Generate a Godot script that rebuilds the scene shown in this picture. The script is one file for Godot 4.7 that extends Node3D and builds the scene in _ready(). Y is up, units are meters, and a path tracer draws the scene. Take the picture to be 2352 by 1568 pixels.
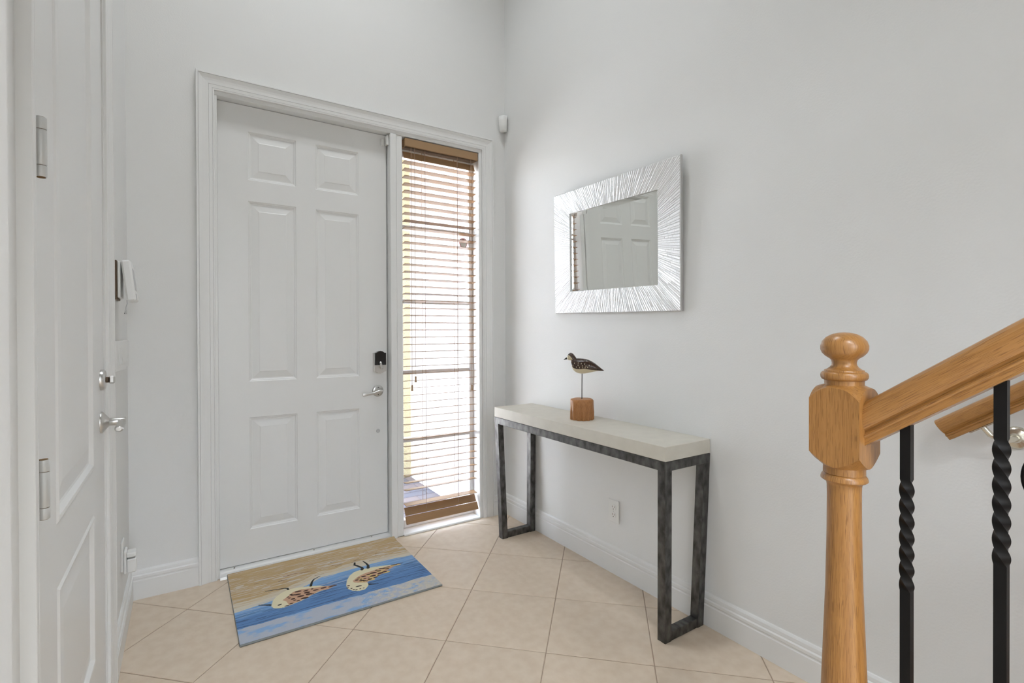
extends Node3D
# A white foyer: panelled front door with a narrow sidelight and wood blind, console table, silver mirror, oak stair rail.
# Metres, y up. Back wall at z = 0, right wall at x = 0, left wall at x = -2.09.

const WALL_LEFT := -2.09
const REAR := 4.7
const CEILING := 4.8
const ADDED_LOFT := 2.75  # underside of the added loft slab

var mat := {}

func _ready() -> void:
	set_camera()
	set_sky_and_sun()
	make_materials()
	build_room()
	build_outside()
	build_front_door()
	build_side_door()
	build_window()
	build_blind()
	build_wall_fittings()
	build_stair_rail()
	build_mirror()
	build_table()
	build_bird()
	build_rug()
	build_ceiling_lights()

func set_camera() -> void:
	var cam := Camera3D.new()
	cam.name = "camera"
	add_child(cam)
	cam.position = Vector3(-1.8705, 1.2438, 2.9027)
	cam.rotation_order = EULER_ORDER_YXZ
	cam.rotation = Vector3(-0.0057, -0.5695, -0.0035)
	cam.projection = Camera3D.PROJECTION_FRUSTUM
	cam.near = 0.05
	cam.far = 200.0
	cam.size = 0.05 * 1568.0 / 1149.22
	cam.frustum_offset = Vector2(18.805, -14.832) / 1149.22 * 0.05
	cam.current = true

func set_sky_and_sun() -> void:
	var we := WorldEnvironment.new()
	we.name = "environment"
	var e := Environment.new()
	e.background_mode = Environment.BG_SKY
	var sky := Sky.new()
	var sm := ProceduralSkyMaterial.new()
	sm.sky_top_color = Color(0.74, 0.80, 0.89)
	sm.sky_horizon_color = Color(0.94, 0.95, 0.96)
	sm.ground_bottom_color = Color(0.45, 0.44, 0.42)
	sm.ground_horizon_color = Color(0.70, 0.72, 0.74)
	sm.sky_energy_multiplier = SKY
	sm.ground_energy_multiplier = SKY
	sky.sky_material = sm
	e.sky = sky
	e.ambient_light_source = Environment.AMBIENT_SOURCE_DISABLED
	e.tonemap_mode = Environment.TONE_MAPPER_LINEAR
	e.tonemap_exposure = 1.14
	e.sdfgi_enabled = true
	e.ssao_enabled = true
	e.ssil_enabled = true
	we.environment = e
	add_child(we)
	var sun := DirectionalLight3D.new()
	sun.name = "sun"
	sun.light_color = Color(1.0, 0.96, 0.90)
	sun.light_energy = SUN
	sun.light_angular_distance = 0.6
	sun.shadow_enabled = true
	add_child(sun)
	sun.look_at_from_position(Vector3(-5.0, 9.0, 2.5), Vector3(0, 0, 0), Vector3.UP)

const SKY := 3.6
const SUN := 12.5

# ---------------------------------------------------------------- shapes

func new_st() -> SurfaceTool:
	var st := SurfaceTool.new()
	st.begin(Mesh.PRIMITIVE_TRIANGLES)
	st.set_smooth_group(-1)
	return st

func tri(st: SurfaceTool, a: Vector3, b: Vector3, c: Vector3, n: Vector3) -> void:
	if (b - a).cross(c - a).dot(n) > 0.0:
		st.add_vertex(a); st.add_vertex(c); st.add_vertex(b)
	else:
		st.add_vertex(a); st.add_vertex(b); st.add_vertex(c)

func quad(st: SurfaceTool, a: Vector3, b: Vector3, c: Vector3, d: Vector3, n: Vector3) -> void:
	tri(st, a, b, c, n)
	tri(st, a, c, d, n)

# a box with chamfered edges, centre and size, optionally turned
func box(st: SurfaceTool, centre: Vector3, size: Vector3, bevel := 0.0, turn := Basis.IDENTITY) -> void:
	st.set_smooth_group(-1)
	var h := size * 0.5
	var b := minf(bevel, minf(h.x, minf(h.y, h.z)) * 0.95)
	var v := {}
	for sx in [-1, 1]:
		for sy in [-1, 1]:
			for sz in [-1, 1]:
				var k := Vector3i(sx, sy, sz)
				v[[k, 0]] = centre + turn * Vector3(sx * h.x, sy * (h.y - b), sz * (h.z - b))
				v[[k, 1]] = centre + turn * Vector3(sx * (h.x - b), sy * h.y, sz * (h.z - b))
				v[[k, 2]] = centre + turn * Vector3(sx * (h.x - b), sy * (h.y - b), sz * h.z)
	for ax in 3:
		var a1 := (ax + 1) % 3
		var a2 := (ax + 2) % 3
		for s in [-1, 1]:
			var q := []
			for p in [[-1, -1], [1, -1], [1, 1], [-1, 1]]:
				var k := Vector3i.ZERO
				k[ax] = s; k[a1] = p[0]; k[a2] = p[1]
				q.append(v[[k, ax]])
			var n := Vector3.ZERO
			n[ax] = s
			quad(st, q[0], q[1], q[2], q[3], turn * n)
		if b > 0.0:
			for s1 in [-1, 1]:
				for s2 in [-1, 1]:
					var ka := Vector3i.ZERO
					ka[ax] = -1; ka[a1] = s1; ka[a2] = s2
					var kb := ka
					kb[ax] = 1
					var n2 := Vector3.ZERO
					n2[a1] = s1; n2[a2] = s2
					quad(st, v[[ka, a1]], v[[kb, a1]], v[[kb, a2]], v[[ka, a2]], turn * n2)
	if b > 0.0:
		for sx in [-1, 1]:
			for sy in [-1, 1]:
				for sz in [-1, 1]:
					var k := Vector3i(sx, sy, sz)
					tri(st, v[[k, 0]], v[[k, 1]], v[[k, 2]], turn * Vector3(sx, sy, sz))

# box between two corners
func span(st: SurfaceTool, a: Vector3, b: Vector3, bevel := 0.0) -> void:
	box(st, (a + b) * 0.5, (b - a).abs(), bevel)

# skin over rings of points; each ring has the same number of points
func loft(st: SurfaceTool, rings: Array, closed := true, caps := true, smooth := true) -> void:
	st.set_smooth_group(1 if smooth else -1)
	for i in rings.size() - 1:
		var r0: Array = rings[i]
		var r1: Array = rings[i + 1]
		var c := Vector3.ZERO
		for p in r0: c += p
		for p in r1: c += p
		c /= float(r0.size() + r1.size())
		var m := r0.size()
		for j in (m if closed else m - 1):
			var k := (j + 1) % m
			var mid: Vector3 = (r0[j] + r0[k] + r1[j] + r1[k]) * 0.25
			var n: Vector3 = (r0[k] - r0[j]).cross(r1[j] - r0[j]) + (r1[k] - r1[j]).cross(r1[k] - r0[k])
			if n.dot(mid - c) < 0.0:
				n = -n
			if (r0[k] - r0[j]).length() > 1e-6:
				tri(st, r0[j], r0[k], r1[k], n)
			if (r1[k] - r1[j]).length() > 1e-6:
				tri(st, r0[j], r1[k], r1[j], n)
	if caps:
		st.set_smooth_group(-1)
		cap(st, rings[0], rings[0], rings[1])
		cap(st, rings[-1], rings[-1], rings[-2])

func cap(st: SurfaceTool, ring: Array, from: Array, to: Array) -> void:
	var c := Vector3.ZERO
	var d := Vector3.ZERO
	for i in ring.size():
		c += ring[i]
		d += from[i] - to[i]
	c /= ring.size()
	for j in ring.size():
		var k := (j + 1) % ring.size()
		tri(st, c, ring[j], ring[k], d)

func circle(c: Vector3, r: float, axis: Vector3, n := 20, squash := 1.0) -> Array:
	var a := axis.normalized()
	var u := a.cross(Vector3.UP if absf(a.y) < 0.9 else Vector3.RIGHT).normalized()
	var w := a.cross(u).normalized()
	var o := []
	for i in n:
		var t := TAU * i / n
		o.append(c + u * cos(t) * r + w * sin(t) * r * squash)
	return o

# turned shape round the y axis: profile of (radius, height) from top to bottom; creases where it bends sharply
func lathe(st: SurfaceTool, centre: Vector3, profile: Array, n := 40) -> void:
	var rings := []
	for p in profile:
		var r := []
		for i in n:
			var t := TAU * i / n
			r.append(centre + Vector3(cos(t) * p.x, p.y, sin(t) * p.x))
		rings.append(r)
	var g := 1
	for i in rings.size() - 1:
		# a new smooth group starts at every crease
		if i > 0:
			var before: Vector2 = (profile[i] - profile[i - 1]).normalized()
			var after: Vector2 = (profile[i + 1] - profile[i]).normalized()
			if before.dot(after) < 0.80:
				g += 1
		st.set_smooth_group(g)
		var pa: Vector2 = profile[i]
		var pb: Vector2 = profile[i + 1]
		var t2 := pb - pa
		for j in n:
			var k := (j + 1) % n
			var a := TAU * (j + 0.5) / n
			var nr := Vector2(-t2.y, t2.x)
			var nn := Vector3(cos(a) * nr.x, nr.y, sin(a) * nr.x)
			if pa.x > 1e-6:
				tri(st, rings[i][j], rings[i][k], rings[i + 1][k], nn)
			if pb.x > 1e-6:
				tri(st, rings[i][j], rings[i + 1][k], rings[i + 1][j], nn)

func tube(st: SurfaceTool, pts: Array, radius, n := 8, flat_in := Vector3.ZERO) -> void:
	var rings := []
	for i in pts.size():
		var d: Vector3
		if i == 0: d = pts[1] - pts[0]
		elif i == pts.size() - 1: d = pts[i] - pts[i - 1]
		else: d = (pts[i + 1] - pts[i]).normalized() + (pts[i] - pts[i - 1]).normalized()
		var r: float = radius[i] if radius is Array else radius
		if flat_in == Vector3.ZERO:
			rings.append(circle(pts[i], r, d, n))
		else:
			# a curve in one plane keeps its ring frame steady
			var w := d.normalized().cross(flat_in)
			var ring := []
			for k in n:
				var t := TAU * k / n
				ring.append(pts[i] + flat_in * cos(t) * r + w * sin(t) * r)
			rings.append(ring)
	loft(st, rings)

# extrude a flat polygon: point (u, v) -> origin + U*u + V*v, along W by depth
func prism(st: SurfaceTool, poly: Array, origin: Vector3, u: Vector3, v: Vector3, along: Vector3) -> void:
	st.set_smooth_group(-1)
	var pv := PackedVector2Array(poly)
	var ids := Geometry2D.triangulate_polygon(pv)
	var a := []
	var b := []
	var area := 0.0
	for i in pv.size():
		var p := origin + u * pv[i].x + v * pv[i].y
		a.append(p)
		b.append(p + along)
		var q := pv[(i + 1) % pv.size()]
		area += pv[i].x * q.y - q.x * pv[i].y
	for i in range(0, ids.size(), 3):
		tri(st, a[ids[i]], a[ids[i + 1]], a[ids[i + 2]], -along)
		tri(st, b[ids[i]], b[ids[i + 1]], b[ids[i + 2]], along)
	for i in pv.size():
		var k := (i + 1) % pv.size()
		var e := pv[k] - pv[i]
		var o := Vector2(e.y, -e.x) * signf(area)
		quad(st, a[i], a[k], b[k], b[i], u * o.x + v * o.y)

func part(st: SurfaceTool, called: String, m: Material, parent: Node = null) -> MeshInstance3D:
	st.generate_normals()
	var o := MeshInstance3D.new()
	o.name = called
	o.mesh = st.commit()
	o.material_override = m
	o.cast_shadow = GeometryInstance3D.SHADOW_CASTING_SETTING_ON
	if parent == null:
		add_child(o, true)
	else:
		parent.add_child(o, true)
		# shapes are written in the frame of the thing
	return o

func again(o: MeshInstance3D, parent: Node, at: Vector3, turn := Basis.IDENTITY) -> MeshInstance3D:
	var c := MeshInstance3D.new()
	c.name = o.name
	c.mesh = o.mesh
	c.material_override = o.material_override
	c.transform = Transform3D(turn, at)
	parent.add_child(c, true)
	return c

func thing(called: String, at: Vector3, label: String, category: String, group := "") -> Node3D:
	var o := Node3D.new()
	o.name = called
	add_child(o, true)
	o.position = at
	o.set_meta("label", label)
	o.set_meta("category", category)
	if group != "":
		o.set_meta("group", group)
	return o

func setting(o: Node, label := "") -> void:
	o.set_meta("kind", "structure")
	if label != "":
		o.set_meta("label", label)

func frame_node(called: String, at: Vector3, label: String) -> Node3D:
	var o := Node3D.new()
	o.name = called
	add_child(o, true)
	o.position = at
	setting(o, label)
	return o

# ---------------------------------------------------------------- materials

func plain(c: Color, rough := 0.6, metal := 0.0) -> StandardMaterial3D:
	var m := StandardMaterial3D.new()
	m.albedo_color = c.linear_to_srgb()
	m.roughness = rough
	m.metallic = metal
	return m

func noise(seed_: int, freq: float, oct := 4) -> FastNoiseLite:
	var n := FastNoiseLite.new()
	n.seed = seed_
	n.frequency = freq
	n.noise_type = FastNoiseLite.TYPE_SIMPLEX_SMOOTH
	n.fractal_octaves = oct
	return n

# a colour image mixed from two linear colours by layered noise
func mottled(a: Color, b: Color, w: int, seed_: int, fx: float, fy: float, fine := 0.2) -> ImageTexture:
	var im := Image.create(w, w, true, Image.FORMAT_RGB8)
	var n1 := noise(seed_, 1.0, 5)
	var n2 := noise(seed_ + 9, 1.0, 2)
	for y in w:
		for x in w:
			# seamless by mirroring
			var u := absf(2.0 * x / w - 1.0)
			var v := absf(2.0 * y / w - 1.0)
			var t := 0.5 + 0.75 * n1.get_noise_2d(u * fx, v * fy) + fine * n2.get_noise_2d(x * 0.45, y * 0.45)
			im.set_pixel(x, y, a.lerp(b, clampf(t, 0.0, 1.0)).linear_to_srgb())
	im.generate_mipmaps()
	return ImageTexture.create_from_image(im)

func relief(w: int, seed_: int, fx: float, fy: float, oct := 3) -> ImageTexture:
	var im := Image.create(w, w, true, Image.FORMAT_RGB8)
	var n1 := noise(seed_, 1.0, oct)
	for y in w:
		for x in w:
			var u := absf(2.0 * x / w - 1.0)
			var v := absf(2.0 * y / w - 1.0)
			var t := clampf(0.5 + 0.6 * n1.get_noise_2d(u * fx, v * fy), 0.0, 1.0)
			im.set_pixel(x, y, Color(t, t, t))
	im.generate_mipmaps()
	return ImageTexture.create_from_image(im)

# oak: grain runs along v
func oak_texture(light: Color, dark: Color, pore: Color, seed_: int) -> ImageTexture:
	var w := 512
	var im := Image.create(w, w, true, Image.FORMAT_RGB8)
	var wav := noise(seed_, 1.0, 2)
	var band := noise(seed_ + 1, 1.0, 3)
	var fib := noise(seed_ + 2, 1.0, 3)
	var por := noise(seed_ + 3, 1.0, 1)
	for y in w:
		for x in w:
			var u := absf(2.0 * x / w - 1.0)
			var v := absf(2.0 * y / w - 1.0)
			var warp := wav.get_noise_2d(u * 1.2, v * 0.8) * 0.9
			var t := 0.5 + 0.55 * band.get_noise_2d((u * 9.0 + warp * 3.0), v * 0.7) + 0.25 * fib.get_noise_2d(u * 60.0, v * 2.0)
			var c := light.lerp(dark, clampf(t, 0.0, 1.0))
			var p := por.get_noise_2d(u * 95.0, v * 7.0)
			if p > 0.42:
				c = c.lerp(pore, clampf((p - 0.42) * 6.0, 0.0, 0.85))
			im.set_pixel(x, y, c.linear_to_srgb())
	im.generate_mipmaps()
	return ImageTexture.create_from_image(im)

func triplanar(m: StandardMaterial3D, scale: Vector3, world := false) -> StandardMaterial3D:
	m.uv1_triplanar = true
	m.uv1_world_triplanar = world
	m.uv1_triplanar_sharpness = 8.0
	m.uv1_scale = scale
	return m

func make_materials() -> void:
	mat.wall = plain(Color(0.80, 0.80, 0.785), 0.7)
	mat.wall.heightmap_enabled = true
	mat.wall.heightmap_texture = relief(256, 3, 22, 22, 2)
	mat.wall.heightmap_scale = 0.02
	triplanar(mat.wall, Vector3(2.5, 2.5, 2.5), true)
	mat.ceiling = plain(Color(0.84, 0.84, 0.83), 0.9)
	mat.trim = plain(Color(0.81, 0.81, 0.795), 0.38)
	mat.door = plain(Color(0.80, 0.80, 0.785), 0.36)
	mat.plastic = plain(Color(0.82, 0.82, 0.80), 0.35)
	mat.plastic_grey = plain(Color(0.55, 0.56, 0.56), 0.4)
	mat.dark = plain(Color(0.02, 0.02, 0.02), 0.5)
	mat.black_gloss = plain(Color(0.006, 0.006, 0.007), 0.12)
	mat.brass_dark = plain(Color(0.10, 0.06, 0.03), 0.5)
	mat.nickel = plain(Color(0.62, 0.61, 0.59), 0.3, 1.0)
	mat.brass_pale = plain(Color(0.74, 0.70, 0.60), 0.22, 0.8)
	mat.hinge = plain(Color(0.60, 0.60, 0.58), 0.42, 0.35)
	mat.rust = plain(Color(0.16, 0.09, 0.03), 0.8)
	mat.alu = plain(Color(0.88, 0.88, 0.87), 0.32, 0.6)
	mat.alu_painted = plain(Color(0.80, 0.80, 0.80), 0.4)
	for i in 4:
		var shade: float = [1.0, 0.965, 1.03, 0.985][i]
		var t := plain(Color.WHITE, 0.42)
		t.albedo_texture = mottled(Color(0.69, 0.56, 0.425) * shade, Color(0.76, 0.64, 0.505) * shade, 256, 40 + i, 4.5, 4.5, 0.10)
		t.heightmap_enabled = true
		t.heightmap_texture = relief(128, 7, 18, 18, 2)
		t.heightmap_scale = 0.03
		triplanar(t, Vector3(1.7, 1.7, 1.7))
		mat["tile%d" % i] = t
	mat.grout = plain(Color(0.42, 0.32, 0.24), 0.9)
	var oak := plain(Color.WHITE, 0.36)
	oak.albedo_texture = oak_texture(Color(0.445, 0.218, 0.062), Color(0.325, 0.142, 0.033), Color(0.185, 0.075, 0.017), 11)
	oak.clearcoat_enabled = true
	oak.clearcoat = 0.3
	oak.clearcoat_roughness = 0.25
	triplanar(oak, Vector3(5.6, 1.3, 5.6))
	oak.uv1_offset = Vector3(0.23, 0.11, 0.31)
	mat.oak = oak
	mat.iron_black = plain(Color(0.0045, 0.004, 0.004), 0.45)
	mat.iron_black.metallic_specular = 0.35
	var steel := plain(Color.WHITE, 0.42, 0.75)
	steel.albedo_texture = mottled(Color(0.034, 0.032, 0.030), Color(0.165, 0.163, 0.157), 256, 21, 5, 3, 0.04)
	triplanar(steel, Vector3(2.2, 2.2, 2.2))
	mat.steel = steel
	var top := plain(Color.WHITE, 0.5)
	top.albedo_texture = mottled(Color(0.635, 0.60, 0.52), Color(0.695, 0.66, 0.575), 256, 25, 3, 3, 0.12)
	triplanar(top, Vector3(1.5, 1.5, 1.5))
	mat.tabletop = top
	mat.mirror = plain(Color(0.86, 0.88, 0.86), 0.0, 1.0)
	var leaf := plain(Color.WHITE, 0.40, 0.85)
	leaf.albedo_texture = mottled(Color(0.76, 0.76, 0.76), Color(0.94, 0.94, 0.935), 256, 31, 16, 16, 0.2)
	leaf.heightmap_enabled = true
	leaf.heightmap_texture = relief(256, 33, 26, 26, 3)
	leaf.heightmap_scale = 0.12
	triplanar(leaf, Vector3(6, 6, 6))
	mat.silver_leaf = leaf
	mat.silver_ground = plain(Color(0.60, 0.60, 0.595), 0.5, 0.7)
	var slat := plain(Color.WHITE, 0.34)
	slat.albedo_texture = mottled(Color(0.335, 0.195, 0.095), Color(0.40, 0.240, 0.122), 256, 51, 2, 40, 0.05)
	triplanar(slat, Vector3(1.2, 6.0, 6.0))
	mat.blind = slat
	mat.valance = plain(Color(0.36, 0.225, 0.115), 0.6)
	mat.cord = plain(Color(0.40, 0.28, 0.22), 0.9)
	var glass := plain(Color(0.93, 0.96, 0.95), 0.0)
	glass.transparency = BaseMaterial3D.TRANSPARENCY_ALPHA
	glass.albedo_color.a = 0.06
	mat.glass = glass
	var stucco := plain(Color(0.55, 0.55, 0.55), 0.9)
	stucco.heightmap_enabled = true
	stucco.heightmap_texture = relief(512, 61, 42, 42, 4)
	stucco.heightmap_scale = 1.0
	triplanar(stucco, Vector3(1.3, 1.3, 1.3), true)
	mat.stucco = stucco
	mat.stucco_smooth = plain(Color(0.57, 0.58, 0.60), 0.8)
	var cream := plain(Color(0.52, 0.445, 0.265), 0.9)
	cream.heightmap_enabled = true
	cream.heightmap_texture = stucco.heightmap_texture
	cream.heightmap_scale = 0.8
	triplanar(cream, Vector3(1.3, 1.3, 1.3), true)
	mat.cream = cream
	for i in 3:
		var c: Color = [Color(0.100, 0.087, 0.098), Color(0.125, 0.097, 0.096), Color(0.078, 0.076, 0.096)][i]
		var pv := plain(Color.WHITE, 0.9)
		pv.albedo_texture = mottled(c * 0.85, c * 1.15, 128, 70 + i, 12, 12, 0.3)
		triplanar(pv, Vector3(3, 3, 3))
		mat["paver%d" % i] = pv
	mat.sand = plain(Color(0.06, 0.055, 0.05), 0.95)
	mat.drive = plain(Color(0.60, 0.58, 0.56), 0.95)
	mat.bird_dark = plain(Color.WHITE, 0.22)
	mat.bird_dark.albedo_texture = mottled(Color(0.008, 0.007, 0.006), Color(0.095, 0.048, 0.030), 128, 81, 6, 6, 0.05)
	triplanar(mat.bird_dark, Vector3(8, 8, 8))
	mat.bird_cream = plain(Color(0.68, 0.60, 0.42), 0.35)
	mat.bird_beak = plain(Color(0.03, 0.028, 0.028), 0.35)
	var log_ := plain(Color.WHITE, 0.5)
	log_.albedo_texture = oak_texture(Color(0.50, 0.235, 0.085), Color(0.38, 0.160, 0.05), Color(0.26, 0.10, 0.03), 91)
	triplanar(log_, Vector3(4, 3, 4))
	mat.log = log_
	mat.sticker = plain(Color(0.62, 0.64, 0.64), 0.5)
	mat.sticker_red = plain(Color(0.42, 0.06, 0.07), 0.5)

# a part whose shape is written in room coordinates
func wpart(st: SurfaceTool, called: String, m: Material, parent: Node3D) -> MeshInstance3D:
	var o := part(st, called, m, parent)
	var off := Vector3.ZERO
	var p: Node = parent
	while p != self:
		off += (p as Node3D).position
		p = p.get_parent()
	o.position = -off
	return o

func wbox(called: String, a: Vector3, b: Vector3, bevel: float, m: Material, parent: Node3D) -> MeshInstance3D:
	var st := new_st()
	span(st, a, b, bevel)
	return wpart(st, called, m, parent)

# ---------------------------------------------------------------- room shell

func build_room() -> void:
	# walls
	var st := new_st()
	span(st, Vector3(-2.31, -0.1, -0.2), Vector3(-1.757, CEILING, 0))
	span(st, Vector3(-0.185, -0.1, -0.2), Vector3(0.2, CEILING, 0))
	span(st, Vector3(-1.757, 2.475, -0.2), Vector3(-0.185, CEILING, 0))
	setting(part(st, "wall_back", mat.wall), "white back wall around the front door")
	st = new_st()
	span(st, Vector3(0, -0.1, 0), Vector3(0.2, CEILING, REAR))
	setting(part(st, "wall_right", mat.wall), "white right wall behind the console table")
	st = new_st()
	var w := WALL_LEFT
	span(st, Vector3(w - 0.2, -0.1, 0), Vector3(w, CEILING, 0.775))
	span(st, Vector3(w - 0.2, 2.455, 0.775), Vector3(w, CEILING, 1.775))
	span(st, Vector3(w - 0.2, -0.1, 1.775), Vector3(w, CEILING, 2.45))
	# the wall steps out with a rounded corner beside the camera
	var step := -1.963
	var poly := [Vector2(w - 0.2, 2.45), Vector2(step - 0.02, 2.45)]
	for i in 9:
		var a := -PI / 2 + PI / 2 * i / 8.0
		poly.append(Vector2(step - 0.02 + 0.02 * cos(a), 2.47 + 0.02 * sin(a)))
	poly.append(Vector2(step, REAR))
	poly.append(Vector2(w - 0.2, REAR))
	prism(st, poly, Vector3(0, -0.1, 0), Vector3.RIGHT, Vector3(0, 0, 1), Vector3(0, CEILING + 0.1, 0))
	setting(part(st, "wall_left", mat.wall), "white left wall around the side door")
	st = new_st()
	span(st, Vector3(-2.31, -0.1, REAR), Vector3(-1.94, CEILING, REAR + 0.2))
	span(st, Vector3(-1.45, -0.1, REAR), Vector3(0.2, CEILING, REAR + 0.2))
	span(st, Vector3(-1.94, -0.1, REAR), Vector3(-1.45, 0.1, REAR + 0.2))
	span(st, Vector3(-1.94, 2.4, REAR), Vector3(-1.45, CEILING, REAR + 0.2))
	setting(part(st, "wall_rear", mat.wall), "white wall with an added window behind the camera")
	st = new_st()
	span(st, Vector3(-2.31, CEILING, -0.2), Vector3(0.2, CEILING + 0.2, REAR + 0.2))
	setting(part(st, "ceiling", mat.ceiling), "flat white ceiling high above the foyer")
	st = new_st()
	span(st, Vector3(-2.31, ADDED_LOFT, 3.1), Vector3(-0.95, ADDED_LOFT + 0.3, REAR + 0.2))  # unseen slab, added to keep ceiling lamp light off the upper right wall
	setting(part(st, "added_loft_slab", mat.ceiling), "white loft slab added behind the camera to shade the upper right wall")
	var wr := frame_node("added_window_2", Vector3(-1.5, 0.9, REAR), "white framed window added behind the camera for soft frontal light")  # unseen window, added to bring in soft light from behind
	st = new_st()
	for x in [-1.91, -1.48]:
		box(st, Vector3(x, 1.25, REAR + 0.1), Vector3(0.06, 2.3, 0.05), 0.004)
	for y in [0.13, 2.37]:
		box(st, Vector3(-1.695, y, REAR + 0.1), Vector3(0.49, 0.06, 0.048), 0.004)
	wpart(st, "window_frame", mat.trim, wr)
	wbox("pane", Vector3(-1.88, 0.16, REAR + 0.097), Vector3(-1.51, 2.34, REAR + 0.103), 0.0, mat.glass, wr)

	build_floor()

	# baseboards
	var prof := [Vector2(0, 0), Vector2(0.016, 0), Vector2(0.016, 0.086), Vector2(0.0125, 0.0895), Vector2(0.0125, 0.0935), Vector2(0.0155, 0.098), Vector2(0.0155, 0.109), Vector2(0.0105, 0.1135), Vector2(0.0105, 0.1185), Vector2(0.0095, 0.128), Vector2(0.005, 0.1355), Vector2(0, 0.137)]
	st = new_st()
	prism(st, prof, Vector3(0, 0, 0.0), Vector3(-1, 0, 0), Vector3.UP, Vector3(0, 0, 2.42))
	setting(part(st, "baseboard_right", mat.trim), "white moulded baseboard along the right wall")
	st = new_st()
	prism(st, prof, Vector3(WALL_LEFT, 0, 0), Vector3(0, 0, 1), Vector3.UP, Vector3(0.2766, 0, 0))
	prism(st, prof, Vector3(-0.1037, 0, 0), Vector3(0, 0, 1), Vector3.UP, Vector3(0.1037 - 0.012, 0, 0))
	setting(part(st, "baseboard_back", mat.trim), "white moulded baseboard beside the front door")
	st = new_st()
	prism(st, prof, Vector3(WALL_LEFT, 0, 0.012), Vector3(1, 0, 0), Vector3.UP, Vector3(0, 0, 0.683))
	setting(part(st, "baseboard_left", mat.trim), "white moulded baseboard on the left wall")

func build_floor() -> void:
	var fl := frame_node("floor", Vector3(-1.0, 0, 1.5), "beige square ceramic tiles laid diagonally with brown joints")
	var st := new_st()
	span(st, Vector3(-2.31, -0.1, -0.2), Vector3(0.2, -0.0025, REAR + 0.2))
	wpart(st, "grout_bed", mat.grout, fl)
	var ang := -0.7648
	var s := 0.4058
	var u0 := 0.0351
	var v0 := 1.0538
	var ca := cos(ang)
	var sa := sin(ang)
	var room := PackedVector2Array([Vector2(WALL_LEFT, 0.0), Vector2(0.0, 0.0), Vector2(0.0, REAR), Vector2(WALL_LEFT, REAR)])
	var rng := RandomNumberGenerator.new()
	rng.seed = 5
	for i in range(-22, 14):
		for j in range(-14, 22):
			var p := PackedVector2Array()
			for c in [[0, 0], [1, 0], [1, 1], [0, 1]]:
				var g := 0.0019
				var uu: float = u0 + (i + c[0]) * s + (g if c[0] == 0 else -g)
				var vv: float = v0 + (j + c[1]) * s + (g if c[1] == 0 else -g)
				p.append(Vector2(uu * ca + vv * sa, -uu * sa + vv * ca))
			var hit := Geometry2D.intersect_polygons(p, room)
			if hit.is_empty():
				continue
			var q: PackedVector2Array = hit[0]
			var ctr := Vector2.ZERO
			for v in q: ctr += v
			ctr /= q.size()
			var inner := []
			for v in q:
				inner.append(v + (ctr - v).normalized() * minf(0.0026, (ctr - v).length() * 0.5))
			var lift := rng.randf_range(-0.0004, 0.0)
			var t := new_st()
			var lo := []
			var mid := []
			var hi := []
			for k in q.size():
				lo.append(Vector3(q[k].x - ctr.x, -0.006, q[k].y - ctr.y))
				mid.append(Vector3(q[k].x - ctr.x, lift - 0.0012, q[k].y - ctr.y))
				hi.append(Vector3(inner[k].x - ctr.x, lift, inner[k].y - ctr.y))
			loft(t, [lo, mid, hi], true, false, false)
			cap(t, hi, hi, lo)
			var o := part(t, "tile", mat["tile%d" % rng.randi_range(0, 3)], fl)
			o.position = Vector3(ctr.x, 0, ctr.y) - fl.position

# ---------------------------------------------------------------- outside the sidelight

func build_outside() -> void:
	var g := frame_node("floor_porch", Vector3(-0.8, -0.1, -1.0), "grey and mauve paving bricks outside the sidelight")
	wbox("paving_bed", Vector3(-3.0, -0.3, -2.0), Vector3(-0.0, -0.106, -0.2), 0.0, mat.sand, g)
	var rng := RandomNumberGenerator.new()
	rng.seed = 8
	var bl := 0.215
	var bw := 0.107
	for r in 17:
		for c in 9:
			var x0 := -1.98 + c * bl + (0.5 * bl if r % 2 == 1 else 0.0)
			var x1 := minf(x0 + bl - 0.006, -0.092)
			if x1 - x0 < 0.03:
				continue
			var z := -0.205 - r * bw
			var h := rng.randf_range(-0.002, 0.001)
			wbox("paver", Vector3(x0, -0.15, z - bw + 0.006), Vector3(x1, -0.1 + h, z), 0.004, mat["paver%d" % rng.randi_range(0, 2)], g)
	var st := new_st()
	span(st, Vector3(-14, -0.4, -16), Vector3(14, -0.12, -2.02))
	setting(part(st, "floor_driveway", mat.drive), "pale concrete driveway beyond the porch")
	st = new_st()
	span(st, Vector3(-0.09, -0.3, -1.48), Vector3(0.2, 3.2, -0.2))
	setting(part(st, "wall_porch", mat.stucco), "rough white stucco wall outside the sidelight")
	st = new_st()
	span(st, Vector3(-0.10, -0.1, -0.46), Vector3(-0.088, 3.2, -0.2), 0.003)
	setting(part(st, "trim_3", mat.stucco_smooth), "smooth white band beside the sidelight outside")
	st = new_st()
	span(st, Vector3(-3.0, 3.2, -1.95), Vector3(0.2, 3.35, -0.2))  # unseen roof, added to shade the stucco and pavers
	setting(part(st, "added_porch_roof", mat.stucco_smooth), "unseen white porch roof added to shade the stucco wall and pavers")
	var col := thing("porch_column", Vector3(-0.28, -0.1, -1.66), "cream stucco column seen at the left edge of the blind", "column")
	wbox("shaft", Vector3(-0.46, -0.1, -1.84), Vector3(-0.085, 3.2, -1.482), 0.012, mat.cream, col)

# ---------------------------------------------------------------- doors

# one moulding strip between two mitred ends; profile of (across, out)
func moulding(st: SurfaceTool, prof: Array, a: Vector3, ma: Vector3, b: Vector3, mb: Vector3, out: Vector3) -> void:
	var ra := []
	var rb := []
	for p in prof:
		ra.append(a + ma * p.x + out * p.y)
		rb.append(b + mb * p.x + out * p.y)
	loft(st, [ra, rb], true, true, false)

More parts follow.
